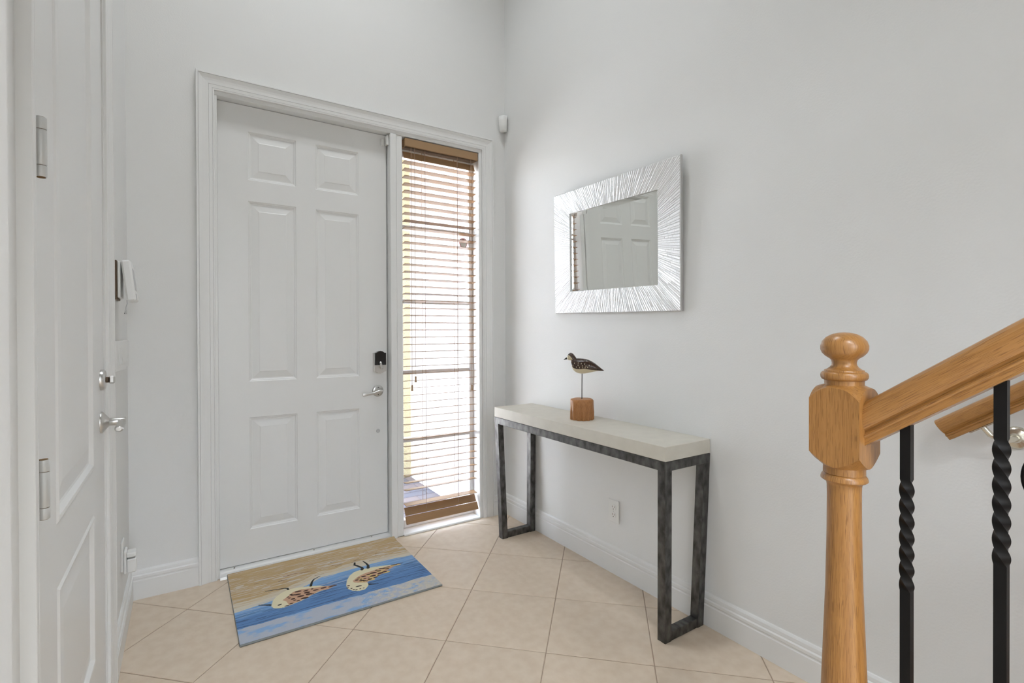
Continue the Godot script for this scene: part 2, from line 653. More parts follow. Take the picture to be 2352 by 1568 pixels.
const CASING := [Vector2(0, 0), Vector2(0, 0.009), Vector2(0.003, 0.0115), Vector2(0.0075, 0.0115), Vector2(0.0085, 0.0095), Vector2(0.0095, 0.0115), Vector2(0.024, 0.0125), Vector2(0.025, 0.0108), Vector2(0.0262, 0.0130), Vector2(0.040, 0.0138), Vector2(0.052, 0.0158), Vector2(0.0640, 0.0200), Vector2(0.0685, 0.0212), Vector2(0.0695, 0.0190), Vector2(0.0707, 0.0225), Vector2(0.079, 0.0225), Vector2(0.080, 0.0215), Vector2(0.080, 0)]

# nested rectangles pressed into a door face; rect in (u, v), rings of (inset, depth)
func pressed_panel(st: SurfaceTool, r: Rect2, rings: Array, o: Vector3, u: Vector3, v: Vector3, n: Vector3) -> void:
	st.set_smooth_group(-1)
	var last := []
	for g in rings:
		var q := r.grow(-g[0])
		var c := []
		for p in [q.position, Vector2(q.end.x, q.position.y), q.end, Vector2(q.position.x, q.end.y)]:
			c.append(o + u * p.x + v * p.y + n * g[1])
		if last.size() > 0:
			for k in 4:
				quad(st, last[k], last[(k + 1) % 4], c[(k + 1) % 4], c[k], n)
		last = c
	quad(st, last[0], last[1], last[2], last[3], n)

# door face with rectangular holes where the panels sit
func pierced_face(st: SurfaceTool, face: Rect2, holes: Array, o: Vector3, u: Vector3, v: Vector3, n: Vector3) -> void:
	var xs := [face.position.x, face.end.x]
	var ys := [face.position.y, face.end.y]
	for h in holes:
		for e in [h.position.x, h.end.x]:
			if not xs.has(e): xs.append(e)
		for e in [h.position.y, h.end.y]:
			if not ys.has(e): ys.append(e)
	xs.sort()
	ys.sort()
	for i in xs.size() - 1:
		for j in ys.size() - 1:
			var m := Vector2((xs[i] + xs[i + 1]) * 0.5, (ys[j] + ys[j + 1]) * 0.5)
			var inside := false
			for h in holes:
				if h.has_point(m): inside = true
			if inside:
				continue
			quad(st, o + u * xs[i] + v * ys[j], o + u * xs[i + 1] + v * ys[j], o + u * xs[i + 1] + v * ys[j + 1], o + u * xs[i] + v * ys[j + 1], n)

const PRESS := [[0.0, 0.0], [0.004, -0.004], [0.008, -0.0045], [0.0125, -0.0082], [0.018, -0.0088], [0.050, -0.0022], [0.053, -0.0006]]

func build_front_door() -> void:
	var t := frame_node("trim_1", Vector3(-0.96, 0, 0), "white moulded casing around the front door and sidelight")
	var il := -1.7334
	var ir := -0.1837
	var it := 2.461
	var st := new_st()
	moulding(st, CASING, Vector3(il, 0, 0), Vector3(-1, 0, 0), Vector3(il, it, 0), Vector3(-1, 1, 0), Vector3(0, 0, 1))
	wpart(st, "casing_leg", mat.trim, t)
	st = new_st()
	moulding(st, CASING, Vector3(il, it, 0), Vector3(-1, 1, 0), Vector3(ir, it, 0), Vector3(1, 1, 0), Vector3(0, 0, 1))
	wpart(st, "casing_head", mat.trim, t)
	st = new_st()
	moulding(st, CASING, Vector3(ir, it, 0), Vector3(1, 1, 0), Vector3(ir, 0, 0), Vector3(1, 0, 0), Vector3(0, 0, 1))
	wpart(st, "casing_leg", mat.trim, t)
	# jambs, mullion
	wbox("jamb", Vector3(-1.757, 0, -0.2), Vector3(-1.7225, 2.441, 0.002), 0.002, mat.trim, t)
	wbox("head_jamb", Vector3(-1.757, 2.441, -0.2), Vector3(-0.1855, 2.475, 0.002), 0.002, mat.trim, t)
	wbox("jamb", Vector3(-0.207, 0, -0.2), Vector3(-0.1855, 2.441, 0.002), 0.002, mat.trim, t)
	st = new_st()
	span(st, Vector3(-0.8195, 0, -0.2), Vector3(-0.781, 2.441, 0.006), 0.003)
	span(st, Vector3(-0.7805, 0, -0.2), Vector3(-0.742, 2.441, -0.002), 0.003)
	wpart(st, "mullion", mat.trim, t)
	wbox("door_stop", Vector3(-1.7225, 0.028, -0.125), Vector3(-1.705, 2.441, -0.0955), 0.001, mat.trim, t)
	wbox("door_stop", Vector3(-0.848, 0.028, -0.125), Vector3(-0.8195, 2.441, -0.0955), 0.001, mat.trim, t)
	wbox("door_stop", Vector3(-1.705, 2.425, -0.125), Vector3(-0.848, 2.441, -0.0955), 0.001, mat.trim, t)
	wbox("weatherstrip", Vector3(-0.8270, 0.028, -0.0945), Vector3(-0.8200, 2.440, -0.062), 0.001, mat.plastic_grey, t)
	# aluminium threshold
	var th := frame_node("trim_2", Vector3(-1.28, 0, 0), "brushed aluminium threshold under the front door")
	st = new_st()
	prism(st, [Vector2(-0.2, -0.003), Vector2(0.022, -0.003), Vector2(0.024, 0.002), Vector2(0.012, 0.009), Vector2(-0.018, 0.016), Vector2(-0.030, 0.021), Vector2(-0.047, 0.025), Vector2(-0.06, 0.0275), Vector2(-0.125, 0.0275), Vector2(-0.2, 0.010)], Vector3(-1.7225, 0, 0), Vector3(0, 0, 1), Vector3.UP, Vector3(0.9030, 0, 0))
	wpart(st, "sill", mat.alu, th)
	for x in [-1.655, -1.26, -0.93]:
		st = new_st()
		lathe(st, Vector3(x, 0.0253, -0.038), [Vector2(0, 0.0004), Vector2(0.0035, 0.0002), Vector2(0.004, -0.001)], 12)
		wpart(st, "screw", mat.brass_dark, th)

	var d := frame_node("door_1", Vector3(-1.28, 0.03, -0.05), "white six panel front door with keypad lock and lever")
	var x0 := -1.7195
	var x1 := -0.8275
	var y0 := 0.029
	var y1 := 2.4385
	var rects := []
	for c in [[-1.5799, -1.341], [-1.2386, -0.9949]]:
		for r in [[2.0519, 2.306], [0.9873, 1.941], [0.2046, 0.7975]]:
			rects.append(Rect2(c[0], r[0], c[1] - c[0], r[1] - r[0]))
	st = new_st()
	pierced_face(st, Rect2(x0, y0, x1 - x0, y1 - y0), rects, Vector3(0, 0, -0.05), Vector3.RIGHT, Vector3.UP, Vector3(0, 0, 1))
	for f in [[Vector3(x0, y0, -0.05), Vector3(x1, y0, -0.05), Vector3.DOWN], [Vector3(x0, y1, -0.05), Vector3(x1, y1, -0.05), Vector3.UP], [Vector3(x0, y0, -0.05), Vector3(x0, y1, -0.05), Vector3.LEFT], [Vector3(x1, y0, -0.05), Vector3(x1, y1, -0.05), Vector3.RIGHT]]:
		quad(st, f[0], f[1], f[1] + Vector3(0, 0, -0.045), f[0] + Vector3(0, 0, -0.045), f[2])
	quad(st, Vector3(x0, y0, -0.095), Vector3(x1, y0, -0.095), Vector3(x1, y1, -0.095), Vector3(x0, y1, -0.095), Vector3(0, 0, -1))
	wpart(st, "slab", mat.door, d)
	for r in rects:
		st = new_st()
		pressed_panel(st, r, PRESS, Vector3(0, 0, -0.05), Vector3.RIGHT, Vector3.UP, Vector3(0, 0, 1))
		wpart(st, "panel", mat.door, d)
	# keypad deadbolt
	var z := -0.05
	var lk := new_st()
	var cx := -0.877
	var cy := 1.066
	var hull := [Vector2(-0.038, -0.056), Vector2(-0.026, -0.057), Vector2(-0.014, -0.066), Vector2(0.0, -0.069), Vector2(0.014, -0.066), Vector2(0.026, -0.057), Vector2(0.038, -0.056), Vector2(0.038, 0.056), Vector2(0.026, 0.057), Vector2(0.014, 0.066), Vector2(0, 0.069), Vector2(-0.014, 0.066), Vector2(-0.026, 0.057), Vector2(-0.038, 0.056)]
	prism(lk, hull, Vector3(cx, cy, z), Vector3.RIGHT, Vector3.UP, Vector3(0, 0, 0.022))
	var lock := wpart(lk, "lock", mat.nickel, d)
	lock.set_meta("label", "keypad deadbolt with black upper cover")
	lk = new_st()
	prism(lk, [Vector2(-0.034, -0.016), Vector2(0.034, -0.016), Vector2(0.034, 0.056), Vector2(0.024, 0.057), Vector2(0.013, 0.0655), Vector2(0, 0.068), Vector2(-0.013, 0.0655), Vector2(-0.024, 0.057), Vector2(-0.034, 0.056)], Vector3(cx, cy, z + 0.022), Vector3.RIGHT, Vector3.UP, Vector3(0, 0, 0.010))
	wpart(lk, "cover", mat.black_gloss, lock)
	lk = new_st()
	prism(lk, [Vector2(-0.036, -0.055), Vector2(-0.025, -0.056), Vector2(-0.013, -0.064), Vector2(0, -0.067), Vector2(0.013, -0.064), Vector2(0.025, -0.056), Vector2(0.036, -0.055), Vector2(0.036, -0.018), Vector2(-0.036, -0.018)], Vector3(cx, cy, z + 0.022), Vector3.RIGHT, Vector3.UP, Vector3(0, 0, 0.006))
	wpart(lk, "base_plate", mat.nickel, lock)
	lk = new_st()
	tube(lk, [Vector3(cx, cy - 0.020, z + 0.028), Vector3(cx, cy - 0.020, z + 0.040)], 0.008, 14)
	box(lk, Vector3(cx, cy - 0.018, z + 0.044), Vector3(0.013, 0.046, 0.012), 0.004, Basis(Vector3(0, 0, 1), 0.26))
	wpart(lk, "thumb_turn", mat.nickel, lock)
	# lever
	cx = -0.885
	cy = 0.893
	lk = new_st()
	var rose := []
	for p in [[0.034, 0.0], [0.034, 0.003], [0.031, 0.006], [0.0275, 0.007], [0.024, 0.0075], [0.018, 0.012], [0.013, 0.014]]:
		rose.append(circle(Vector3(cx, cy, z + p[1]), p[0], Vector3(0, 0, 1), 32))
	loft(lk, rose)
	var handle := wpart(lk, "door_handle", mat.nickel, d)
	handle.set_meta("label", "brushed nickel lever on a round rose")
	lk = new_st()
	tube(lk, [Vector3(cx, cy, z + 0.012), Vector3(cx, cy, z + 0.05)], 0.0095, 16)
	wpart(lk, "neck", mat.nickel, handle)
	lk = new_st()
	var lev := []
	for p in [[0.014, 0.006, 0.001, 0.004], [0.012, 0.0095, 0.002, 0.008], [0.0, 0.0125, 0.001, 0.0095], [-0.016, 0.0105, -0.001, 0.0085], [-0.035, 0.0080, -0.006, 0.0070], [-0.060, 0.0072, -0.010, 0.0062], [-0.085, 0.0082, -0.0125, 0.0060], [-0.100, 0.0090, -0.013, 0.0058], [-0.106, 0.0070, -0.013, 0.0040]]:
		var rr := []
		for k in 18:
			var a := TAU * k / 18.0
			rr.append(Vector3(cx + p[0], cy + p[2] + p[1] * cos(a), z + 0.052 + p[3] * sin(a)))
		lev.append(rr)
	loft(lk, lev)
	wpart(lk, "lever", mat.nickel, handle)
	for yy in [0.0215, -0.0215]:
		lk = new_st()
		lathe_z(lk, Vector3(cx, cy + yy, z + 0.0098), 0.003, 0.0012)
		wpart(lk, "screw", mat.dark, handle)
	# plugged bore
	lk = new_st()
	lathe_z(lk, Vector3(-0.884, 0.6515, z), 0.0115, 0.003)
	wpart(lk, "bore_plug", mat.plastic_grey, d)
	# alarm contact, one half on the door and one on the jamb
	var s1 := wbox("contact_magnet", Vector3(-0.858, 2.372, z), Vector3(-0.841, 2.412, z + 0.012), 0.002, mat.plastic, d)
	s1.set_meta("label", "small white alarm contact")
	wbox("contact_switch", Vector3(-0.8355, 2.374, -0.042), Vector3(-0.8205, 2.431, -0.012), 0.003, mat.plastic, t)

func lathe_z(st: SurfaceTool, c: Vector3, r: float, h: float) -> void:
	loft(st, [circle(c, r, Vector3(0, 0, 1), 20), circle(c + Vector3(0, 0, h * 0.6), r, Vector3(0, 0, 1), 20), circle(c + Vector3(0, 0, h), r * 0.85, Vector3(0, 0, 1), 20)])

func build_side_door() -> void:
	var w := WALL_LEFT
	var z0 := 0.790
	var z1 := 1.752
	var top := 2.44
	var t := frame_node("trim_4", Vector3(w, 0, 1.27), "white casing around the side door at the left edge")
	var out := Vector3(1, 0, 0)
	var prof := []
	for p in CASING: prof.append(Vector2(p.x, p.y * 0.9))
	var st := new_st()
	moulding(st, prof, Vector3(w, 0, z0), Vector3(0, 0, -1), Vector3(w, top, z0), Vector3(0, 1, -1), out)
	wpart(st, "casing_leg", mat.trim, t)
	st = new_st()
	moulding(st, prof, Vector3(w, top, z0), Vector3(0, 1, -1), Vector3(w, top, z1), Vector3(0, 1, 1), out)
	wpart(st, "casing_head", mat.trim, t)
	st = new_st()
	moulding(st, prof, Vector3(w, top, z1), Vector3(0, 1, 1), Vector3(w, 0, z1), Vector3(0, 0, 1), out)
	wpart(st, "casing_leg", mat.trim, t)
	for z in [[0.775, 0.795], [1.747, 1.775]]:
		wbox("jamb", Vector3(w - 0.2, 0, z[0]), Vector3(w + 0.001, 2.435, z[1]), 0.001, mat.trim, t)
	wbox("head_jamb", Vector3(w - 0.2, 2.435, 0.775), Vector3(w + 0.001, 2.455, 1.775), 0.001, mat.trim, t)
	for z in [[0.795, 0.82], [1.722, 1.747]]:
		wbox("door_stop", Vector3(w - 0.075, 0, z[0]), Vector3(w - 0.05, 2.435, z[1]), 0.001, mat.trim, t)
	wbox("door_stop", Vector3(w - 0.075, 2.41, 0.82), Vector3(w - 0.05, 2.435, 1.722), 0.001, mat.trim, t)

	var d := frame_node("door_2", Vector3(w, 0.01, 1.27), "white two panel side door hinged near the camera")
	var a := 0.798
	var b := 1.743
	var rects := [Rect2(1.035, 0.849, 0.50, 1.382), Rect2(1.035, 0.286, 0.50, 0.430)]
	var face := Vector3(w - 0.004, 0, 0)
	st = new_st()
	pierced_face(st, Rect2(a, 0.008, b - a, 2.422), rects, face, Vector3(0, 0, 1), Vector3.UP, out)
	var back := Vector3(w - 0.046, 0, 0)
	for e in [[Vector2(a, 0.008), Vector2(b, 0.008), Vector3.DOWN], [Vector2(a, 2.43), Vector2(b, 2.43), Vector3.UP], [Vector2(a, 0.008), Vector2(a, 2.43), Vector3(0, 0, -1)], [Vector2(b, 0.008), Vector2(b, 2.43), Vector3(0, 0, 1)]]:
		var p: Vector2 = e[0]
		var q: Vector2 = e[1]
		quad(st, face + Vector3(0, p.y, p.x), face + Vector3(0, q.y, q.x), back + Vector3(0, q.y, q.x), back + Vector3(0, p.y, p.x), e[2])
	quad(st, back + Vector3(0, 0.008, a), back + Vector3(0, 0.008, b), back + Vector3(0, 2.43, b), back + Vector3(0, 2.43, a), -out)
	wpart(st, "slab", mat.door, d)
	for r in rects:
		st = new_st()
		pressed_panel(st, r, [[0.0, 0.0], [0.006, 0.004], [0.014, 0.003], [0.022, -0.007], [0.028, -0.008], [0.075, -0.002]], face, Vector3(0, 0, 1), Vector3.UP, out)
		wpart(st, "panel", mat.door, d)
	# hinges: painted leaf with a knuckle barrel
	for y in [1.571, 0.970, 0.30, 2.20]:
		var hs := new_st()
		span(hs, Vector3(w - 0.004, y - 0.052, 1.700), Vector3(w - 0.0015, y + 0.052, 1.743), 0.001)
		var h := wpart(hs, "hinge", mat.hinge, d)
		for k in 3:
			hs = new_st()
			var ya: float = y - 0.052 + [0.0, 0.0205, 0.0835][k]
			var yb: float = y - 0.052 + [0.0195, 0.0825, 0.104][k]
			lathe(hs, Vector3(w + 0.0105, 0, 1.724), [Vector2(0, yb), Vector2(0.0080, yb), Vector2(0.0086, yb - 0.001), Vector2(0.0086, ya + 0.001), Vector2(0.0080, ya), Vector2(0, ya)], 24)
			wpart(hs, "knuckle", mat.hinge, h)
		hs = new_st()
		lathe(hs, Vector3(w + 0.0105, 0, 1.724), [Vector2(0, y + 0.054), Vector2(0.0065, y + 0.053), Vector2(0.0074, y), Vector2(0.0065, y - 0.053), Vector2(0, y - 0.054)], 16)
		wpart(hs, "pin", mat.rust, h)
	# deadbolt thumb turn
	var c := Vector3(w - 0.004, 1.0955, 0.865)
	var bs := new_st()
	loft(bs, [circle(c, 0.033, out, 28), circle(c + out * 0.009, 0.033, out, 28), circle(c + out * 0.013, 0.028, out, 28), circle(c + out * 0.0135, 0.02, out, 28)])
	var bolt := wpart(bs, "deadbolt", mat.nickel, d)
	bs = new_st()
	tube(bs, [c + out * 0.013, c + out * 0.020], 0.009, 16)
	wpart(bs, "neck", mat.brass_dark, bolt)
	bs = new_st()
	box(bs, c + out * 0.0285 + Vector3(0, 0.0, 0), Vector3(0.018, 0.026, 0.012), 0.005)
	wpart(bs, "thumb_turn", mat.nickel, bolt)
	# lever seen end on
	c = Vector3(w - 0.004, 0.960, 0.865)
	bs = new_st()
	loft(bs, [circle(c, 0.0345, out, 32), circle(c + out * 0.004, 0.0345, out, 32), circle(c + out * 0.012, 0.024, out, 32), circle(c + out * 0.020, 0.0145, out, 32), circle(c + out * 0.022, 0.012, out, 32)])
	var lev := wpart(bs, "door_handle", mat.nickel, d)
	bs = new_st()
	tube(bs, [c + out * 0.021, c + out * 0.0225, c + out * 0.030, c + out * 0.062, c + out * 0.064], [0.0118, 0.0125, 0.0125, 0.0125, 0.0105], 24)
	wpart(bs, "neck", mat.nickel, lev)
	bs = new_st()
	var rings := []
	for p in [[-0.004, 0.002, 0.006, 0.004], [0.0, 0.0, 0.0105, 0.010], [0.02, -0.004, 0.011, 0.0105], [0.05, -0.008, 0.0115, 0.010], [0.085, -0.010, 0.012, 0.0105], [0.098, -0.010, 0.011, 0.0095], [0.102, -0.010, 0.007, 0.006]]:
		var rr := []
		for k in 20:
			var an := TAU * k / 20.0
			rr.append(c + out * (0.054 + p[2] * cos(an)) + Vector3(0, p[1] + p[3] * sin(an), p[0]))
		rings.append(rr)
	loft(bs, rings)
	wpart(bs, "lever", mat.nickel, lev)

# ---------------------------------------------------------------- sidelight and blind

func build_window() -> void:
	var wn := frame_node("window_1", Vector3(-0.475, 0, -0.1), "narrow five pane sidelight with grey bars beside the front door")
	var l := -0.742
	var r := -0.207
	wbox("sill", Vector3(l, -0.002, -0.15), Vector3(r, 0.012, 0.012), 0.004, mat.trim, wn)
	wbox("frame_stile", Vector3(l, 0.012, -0.135), Vector3(l + 0.034, 2.441, -0.085), 0.003, mat.alu_painted, wn)
	wbox("frame_stile", Vector3(r - 0.029, 0.012, -0.135), Vector3(r, 2.441, -0.085), 0.003, mat.alu_painted, wn)
	wbox("frame_rail", Vector3(l + 0.034, 0.012, -0.135), Vector3(r - 0.029, 0.06, -0.085), 0.003, mat.alu_painted, wn)
	wbox("frame_rail", Vector3(l + 0.034, 2.345, -0.135), Vector3(r - 0.029, 2.441, -0.085), 0.003, mat.alu_painted, wn)
	var ys := [0.06, 0.563, 0.991, 1.440, 1.908, 2.345]
	for i in range(1, 5):
		var st := new_st()
		span(st, Vector3(l + 0.034, ys[i] - 0.013, -0.125), Vector3(r - 0.029, ys[i] + 0.013, -0.088), 0.003)
		span(st, Vector3(l + 0.034, ys[i] - 0.005, -0.088), Vector3(r - 0.029, ys[i] + 0.005, -0.083), 0.001)
		wpart(st, "glazing_bar", mat.alu_painted, wn)
	for i in 5:
		wbox("pane", Vector3(l + 0.03, ys[i], -0.112), Vector3(r - 0.025, ys[i + 1], -0.107), 0.0, mat.glass, wn)
	# shield shaped decal on the glass
	var sh := thing("window_sticker", Vector3(-0.2680, 1.852, -0.1065), "small red rimmed shield sticker on the sidelight glass", "sticker")
	var outl := []
	for i in 17:
		var a := PI * i / 16.0
		outl.append(Vector2(0.032 * cos(a), 0.004 + 0.026 * sin(a)))
	outl.append_array([Vector2(-0.031, -0.006), Vector2(-0.026, -0.022), Vector2(-0.018, -0.034), Vector2(0.018, -0.034), Vector2(0.026, -0.022), Vector2(0.031, -0.006)])
	var ss := new_st()
	prism(ss, outl, Vector3.ZERO, Vector3.RIGHT, Vector3.UP, Vector3(0, 0, 0.0008))
	part(ss, "rim", mat.sticker_red, sh)
	var inner := []
	for p in outl: inner.append(p * 0.86)
	ss = new_st()
	prism(ss, inner, Vector3(0, 0, 0.0008), Vector3.RIGHT, Vector3.UP, Vector3(0, 0, 0.0004))
	part(ss, "face", mat.sticker, sh)
	ss = new_st()
	prism(ss, [Vector2(-0.024, 0.004), Vector2(0.024, 0.004), Vector2(0.018, 0.016), Vector2(0, 0.023), Vector2(-0.018, 0.016)], Vector3(0, 0, 0.0012), Vector3.RIGHT, Vector3.UP, Vector3(0, 0, 0.0003))
	part(ss, "crown", mat.sticker_red, sh)

func build_blind() -> void:
	var b := thing("venetian_blind", Vector3(-0.466, 0.03, -0.04), "tan wooden venetian blind hanging in the narrow sidelight", "blind")
	var l := -0.720
	var r := -0.2175
	var cx := (l + r) * 0.5
	var wid := r - l
	# head rail with its valance
	wbox("head_rail", Vector3(l, 2.385, -0.070), Vector3(r, 2.428, -0.015), 0.002, mat.brass_dark, b)
	var st := new_st()
	span(st, Vector3(l - 0.004, 2.385, -0.010), Vector3(r + 0.006, 2.436, -0.001), 0.003)
	wpart(st, "valance", mat.valance, b)
	for x in [l - 0.004, r - 0.002]:
		wbox("valance_return", Vector3(x, 2.385, -0.055), Vector3(x + 0.008, 2.436, -0.0105), 0.002, mat.valance, b)
	# slats
	var tilt := Basis(Vector3.RIGHT, -0.115)
	var st2 := new_st()
	box(st2, Vector3.ZERO, Vector3(wid, 0.0030, 0.050), 0.0012)
	var first: MeshInstance3D = null
	var rng := RandomNumberGenerator.new()
	rng.seed = 3
	var n := 48
	for i in n:
		if i == 1:
			continue
		var y := 2.345 - i * 0.04525
		var turn := Basis(Vector3.RIGHT, -0.115 + rng.randf_range(-0.012, 0.012))
		if i == 0: turn = Basis(Vector3.RIGHT, 1.15)
		if i == 1: turn = Basis(Vector3.RIGHT, -0.30)
		if i == n - 1:
			turn = Basis(Vector3.RIGHT, 0.10)
			y = 0.172
		var at := Vector3(cx, y, -0.043) - b.position
		if first == null:
			first = part(st2, "slat", mat.blind, b)
			first.transform = Transform3D(turn, at)
			var top_slat := first
			first = again(top_slat, b, at - Vector3(0, 0.045, 0), Basis(Vector3.RIGHT, -0.115))
		else:
			again(first, b, at, turn)
	# the gathered slats and bottom rail
	again(first, b, Vector3(cx, 0.1295, -0.043) - b.position, Basis(Vector3.RIGHT, 1.0))
	st = new_st()
	box(st, Vector3.ZERO, Vector3(wid + 0.004, 0.014, 0.050), 0.003)
	var br := part(st, "bottom_rail", mat.blind, b)
	br.transform = Transform3D(Basis(Vector3.RIGHT, 1.05), Vector3(cx, 0.084, -0.016) - b.position)
	# ladder strings and lift cords
	for x in [-0.586, -0.358]:
		for k in 3:
			var cs := new_st()
			var zz: float = [-0.0165, -0.043, -0.0695][k]
			var xx: float = x + [0.0, 0.012, 0.0][k]
			tube(cs, [Vector3(xx, 2.39, zz), Vector3(xx, 1.2, zz), Vector3(xx, 0.13, zz)], 0.0013, 6)
			wpart(cs, "ladder_cord", mat.cord, b)
	for c in [[-0.684, 0.918, -0.002], [-0.660, 0.970, -0.002], [-0.264, 0.895, -0.002]]:
		var cs := new_st()
		tube(cs, [Vector3(c[0] + 0.004, 2.386, -0.012), Vector3(c[0], 2.36, c[2]), Vector3(c[0], 1.6, c[2]), Vector3(c[0], c[1], c[2])], 0.0013, 6)
		wpart(cs, "pull_cord", mat.cord, b)
		cs = new_st()
		lathe(cs, Vector3(c[0], c[1], c[2]), [Vector2(0, 0.002), Vector2(0.0055, 0.001), Vector2(0.006, -0.002), Vector2(0.0052, -0.014), Vector2(0.0062, -0.026), Vector2(0.0078, -0.031), Vector2(0.0070, -0.034), Vector2(0, -0.034)], 18)
		wpart(cs, "tassel", mat.blind, b)

# ---------------------------------------------------------------- small fittings on the walls

func build_wall_fittings() -> void:
	var w := WALL_LEFT
	# outlet under the table
	var o := thing("wall_outlet", Vector3(0, 0.3185, 1.035), "white duplex outlet on the right wall under the console table", "outlet")
	var st := new_st()
	box(st, Vector3(-0.003, 0, 0), Vector3(0.006, 0.118, 0.076), 0.0028)
	part(st, "cover_plate", mat.plastic, o)
	for s in [-1, 1]:
		st = new_st()
		var ring := []
		var ring2 := []
		for k in 28:
			var a := TAU * k / 28.0
			var p := Vector2(0.0172 * cos(a), clampf(0.0172 * sin(a), -0.0142, 0.0142))
			ring.append(Vector3(-0.0058, s * 0.0195 + p.y, p.x))
			ring2.append(Vector3(-0.0075, s * 0.0195 + p.y, p.x))
		loft(st, [ring, ring2])
		var rc := part(st, "receptacle", mat.plastic, o)
		for z in [-0.0064, 0.0064]:
			st = new_st()
			box(st, Vector3(-0.0075, s * 0.0195 + 0.003, z), Vector3(0.0006, 0.0085, 0.0023))
			part(st, "slot", mat.rust, rc)
		st = new_st()
		box(st, Vector3(-0.0075, s * 0.0195 - 0.0085, 0), Vector3(0.0006, 0.0045, 0.0045), 0.0002)
		part(st, "slot", mat.dark, rc)
	st = new_st()
	tube(st, [Vector3(-0.0058, 0, 0), Vector3(-0.0066, 0, 0)], 0.0025, 12)
	part(st, "screw", mat.plastic_grey, o)

	# motion detector in the corner
	var md := thing("motion_detector", Vector3(0, 2.605, 0), "white wedge motion detector high in the corner by the sidelight", "sensor")
	st = new_st()
	var rings := []
	for p in [[0.0, 0.021, 0.030], [0.004, 0.0235, 0.036], [0.030, 0.0250, 0.0425], [0.075, 0.0285, 0.0445], [0.098, 0.0290, 0.041], [0.106, 0.0270, 0.034], [0.108, 0.022, 0.026]]:
		var rr := []
		var hw: float = p[1]
		var dp: float = p[2]
		var prof := [Vector2(-hw, 0.030 - 0.012)]
		for k in 9:
			var t := -1.0 + k / 4.0
			prof.append(Vector2(hw * t, dp + 0.010 - 0.012 * t * t))
		prof.append(Vector2(hw, 0.030 - 0.012))
		for q in prof:
			var along: Vector3 = Vector3(-1, 0, -1).normalized() * q.x
			var out: Vector3 = Vector3(-1, 0, 1).normalized() * q.y
			rr.append(along + out + Vector3(-0.012, p[0], 0.012))
		rings.append(rr)
	loft(st, rings, true, true, false)
	part(st, "housing", mat.plastic, md)
	st = new_st()
	box(st, Vector3(-0.015, 0.055, 0.015), Vector3(0.05, 0.075, 0.012), 0.002, Basis(Vector3.UP, -PI / 4))
	part(st, "bracket", mat.plastic, md)

	# alarm keypad hanging open from its wall plate
	var k := thing("alarm_keypad", Vector3(w, 1.37, 0.45), "white alarm keypad hanging off its wall plate above the switches", "keypad")
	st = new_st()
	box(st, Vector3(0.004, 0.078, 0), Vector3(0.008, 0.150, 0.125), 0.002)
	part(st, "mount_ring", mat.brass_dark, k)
	st = new_st()
	box(st, Vector3(0.0135, 0.080, 0), Vector3(0.010, 0.140, 0.118), 0.003)
	part(st, "wall_plate", mat.plastic, k)
	var hang := Basis(Vector3(0, 0, 1), 0.115)
	st = new_st()
	box(st, hang * Vector3(0.0, -0.076, 0) + Vector3(0.0345, 0.152, 0), Vector3(0.030, 0.158, 0.128), 0.006, hang)
	var body := part(st, "body", mat.plastic, k)
	st = new_st()
	box(st, hang * Vector3(0.0153, -0.070, 0) + Vector3(0.0345, 0.152, 0), Vector3(0.0012, 0.085, 0.085), 0.0004, hang)
	part(st, "screen", mat.plastic_grey, body)
	st = new_st()
	box(st, hang * Vector3(0.0153, -0.138, 0.03) + Vector3(0.0345, 0.152, 0), Vector3(0.0012, 0.022, 0.04), 0.0004, hang)
	part(st, "button", mat.plastic_grey, body)
	st = new_st()
	tube(st, [Vector3(0.034, 0.004, 0.01), Vector3(0.035, -0.010, 0.012), Vector3(0.031, -0.024, 0.012), Vector3(0.0305, -0.036, 0.012)], 0.0014, 8)
	var cord := part(st, "wire", mat.plastic_grey, k)
	st = new_st()
	box(st, Vector3(0.0305, -0.043, 0.012), Vector3(0.007, 0.014, 0.009), 0.001)
	part(st, "connector", mat.plastic_grey, cord)
	st = new_st()
	box(st, Vector3(0.0262, -0.0475, 0.014), Vector3(0.0015, 0.004, 0.005))
	part(st, "contact", mat.dark, cord)

	# two switch plates side by side
	var plates := [[0.475, 0.165, 2, 0.10], [0.245, 0.118, 1, 0.08]]
	for i in 2:
		var p: Array = plates[i]
		var lab: String = ["white switch plate nearer the side door below the keypad", "white switch plate nearer the room corner below the keypad"][i]
		var sp := thing("light_switch", Vector3(w, 1.158, p[0]), lab, "light switch", "switch plates on the left wall")
		var turn := Basis(Vector3.UP, -p[3])
		st = new_st()
		box(st, turn * Vector3(0.006, 0, 0) + Vector3(p[1] * 0.5 * sin(p[3]), 0, 0), Vector3(0.006, 0.115, p[1]), 0.0024, turn)
		part(st, "cover_plate", mat.plastic, sp)
		for c in int(p[2]):
			var zc: float = (c - (p[2] - 1) * 0.5) * 0.046
			st = new_st()
			box(st, turn * Vector3(0.0095, 0, zc) + Vector3(p[1] * 0.5 * sin(p[3]), 0, 0), Vector3(0.003, 0.067, 0.033), 0.001, turn * Basis(Vector3(0, 0, 1), 0.05))
			part(st, "rocker", mat.plastic, sp)

	# low outlet with a plug-in charger
	var lo := thing("low_outlet", Vector3(w, 0.325, 0.33), "white outlet plate low on the left wall by the baseboard", "outlet")
	st = new_st()
	box(st, Vector3(0.0035, 0.01, 0), Vector3(0.007, 0.120, 0.074), 0.003)
	part(st, "cover_plate", mat.plastic, lo)
	var ch := thing("plug_charger", Vector3(w + 0.007, 0.262, 0.33), "white plug-in charger sticking out of the low left outlet", "charger")
	st = new_st()
	box(st, Vector3(0.006, 0.048, 0), Vector3(0.010, 0.092, 0.066), 0.004)
	part(st, "base", mat.plastic, ch)
	st = new_st()
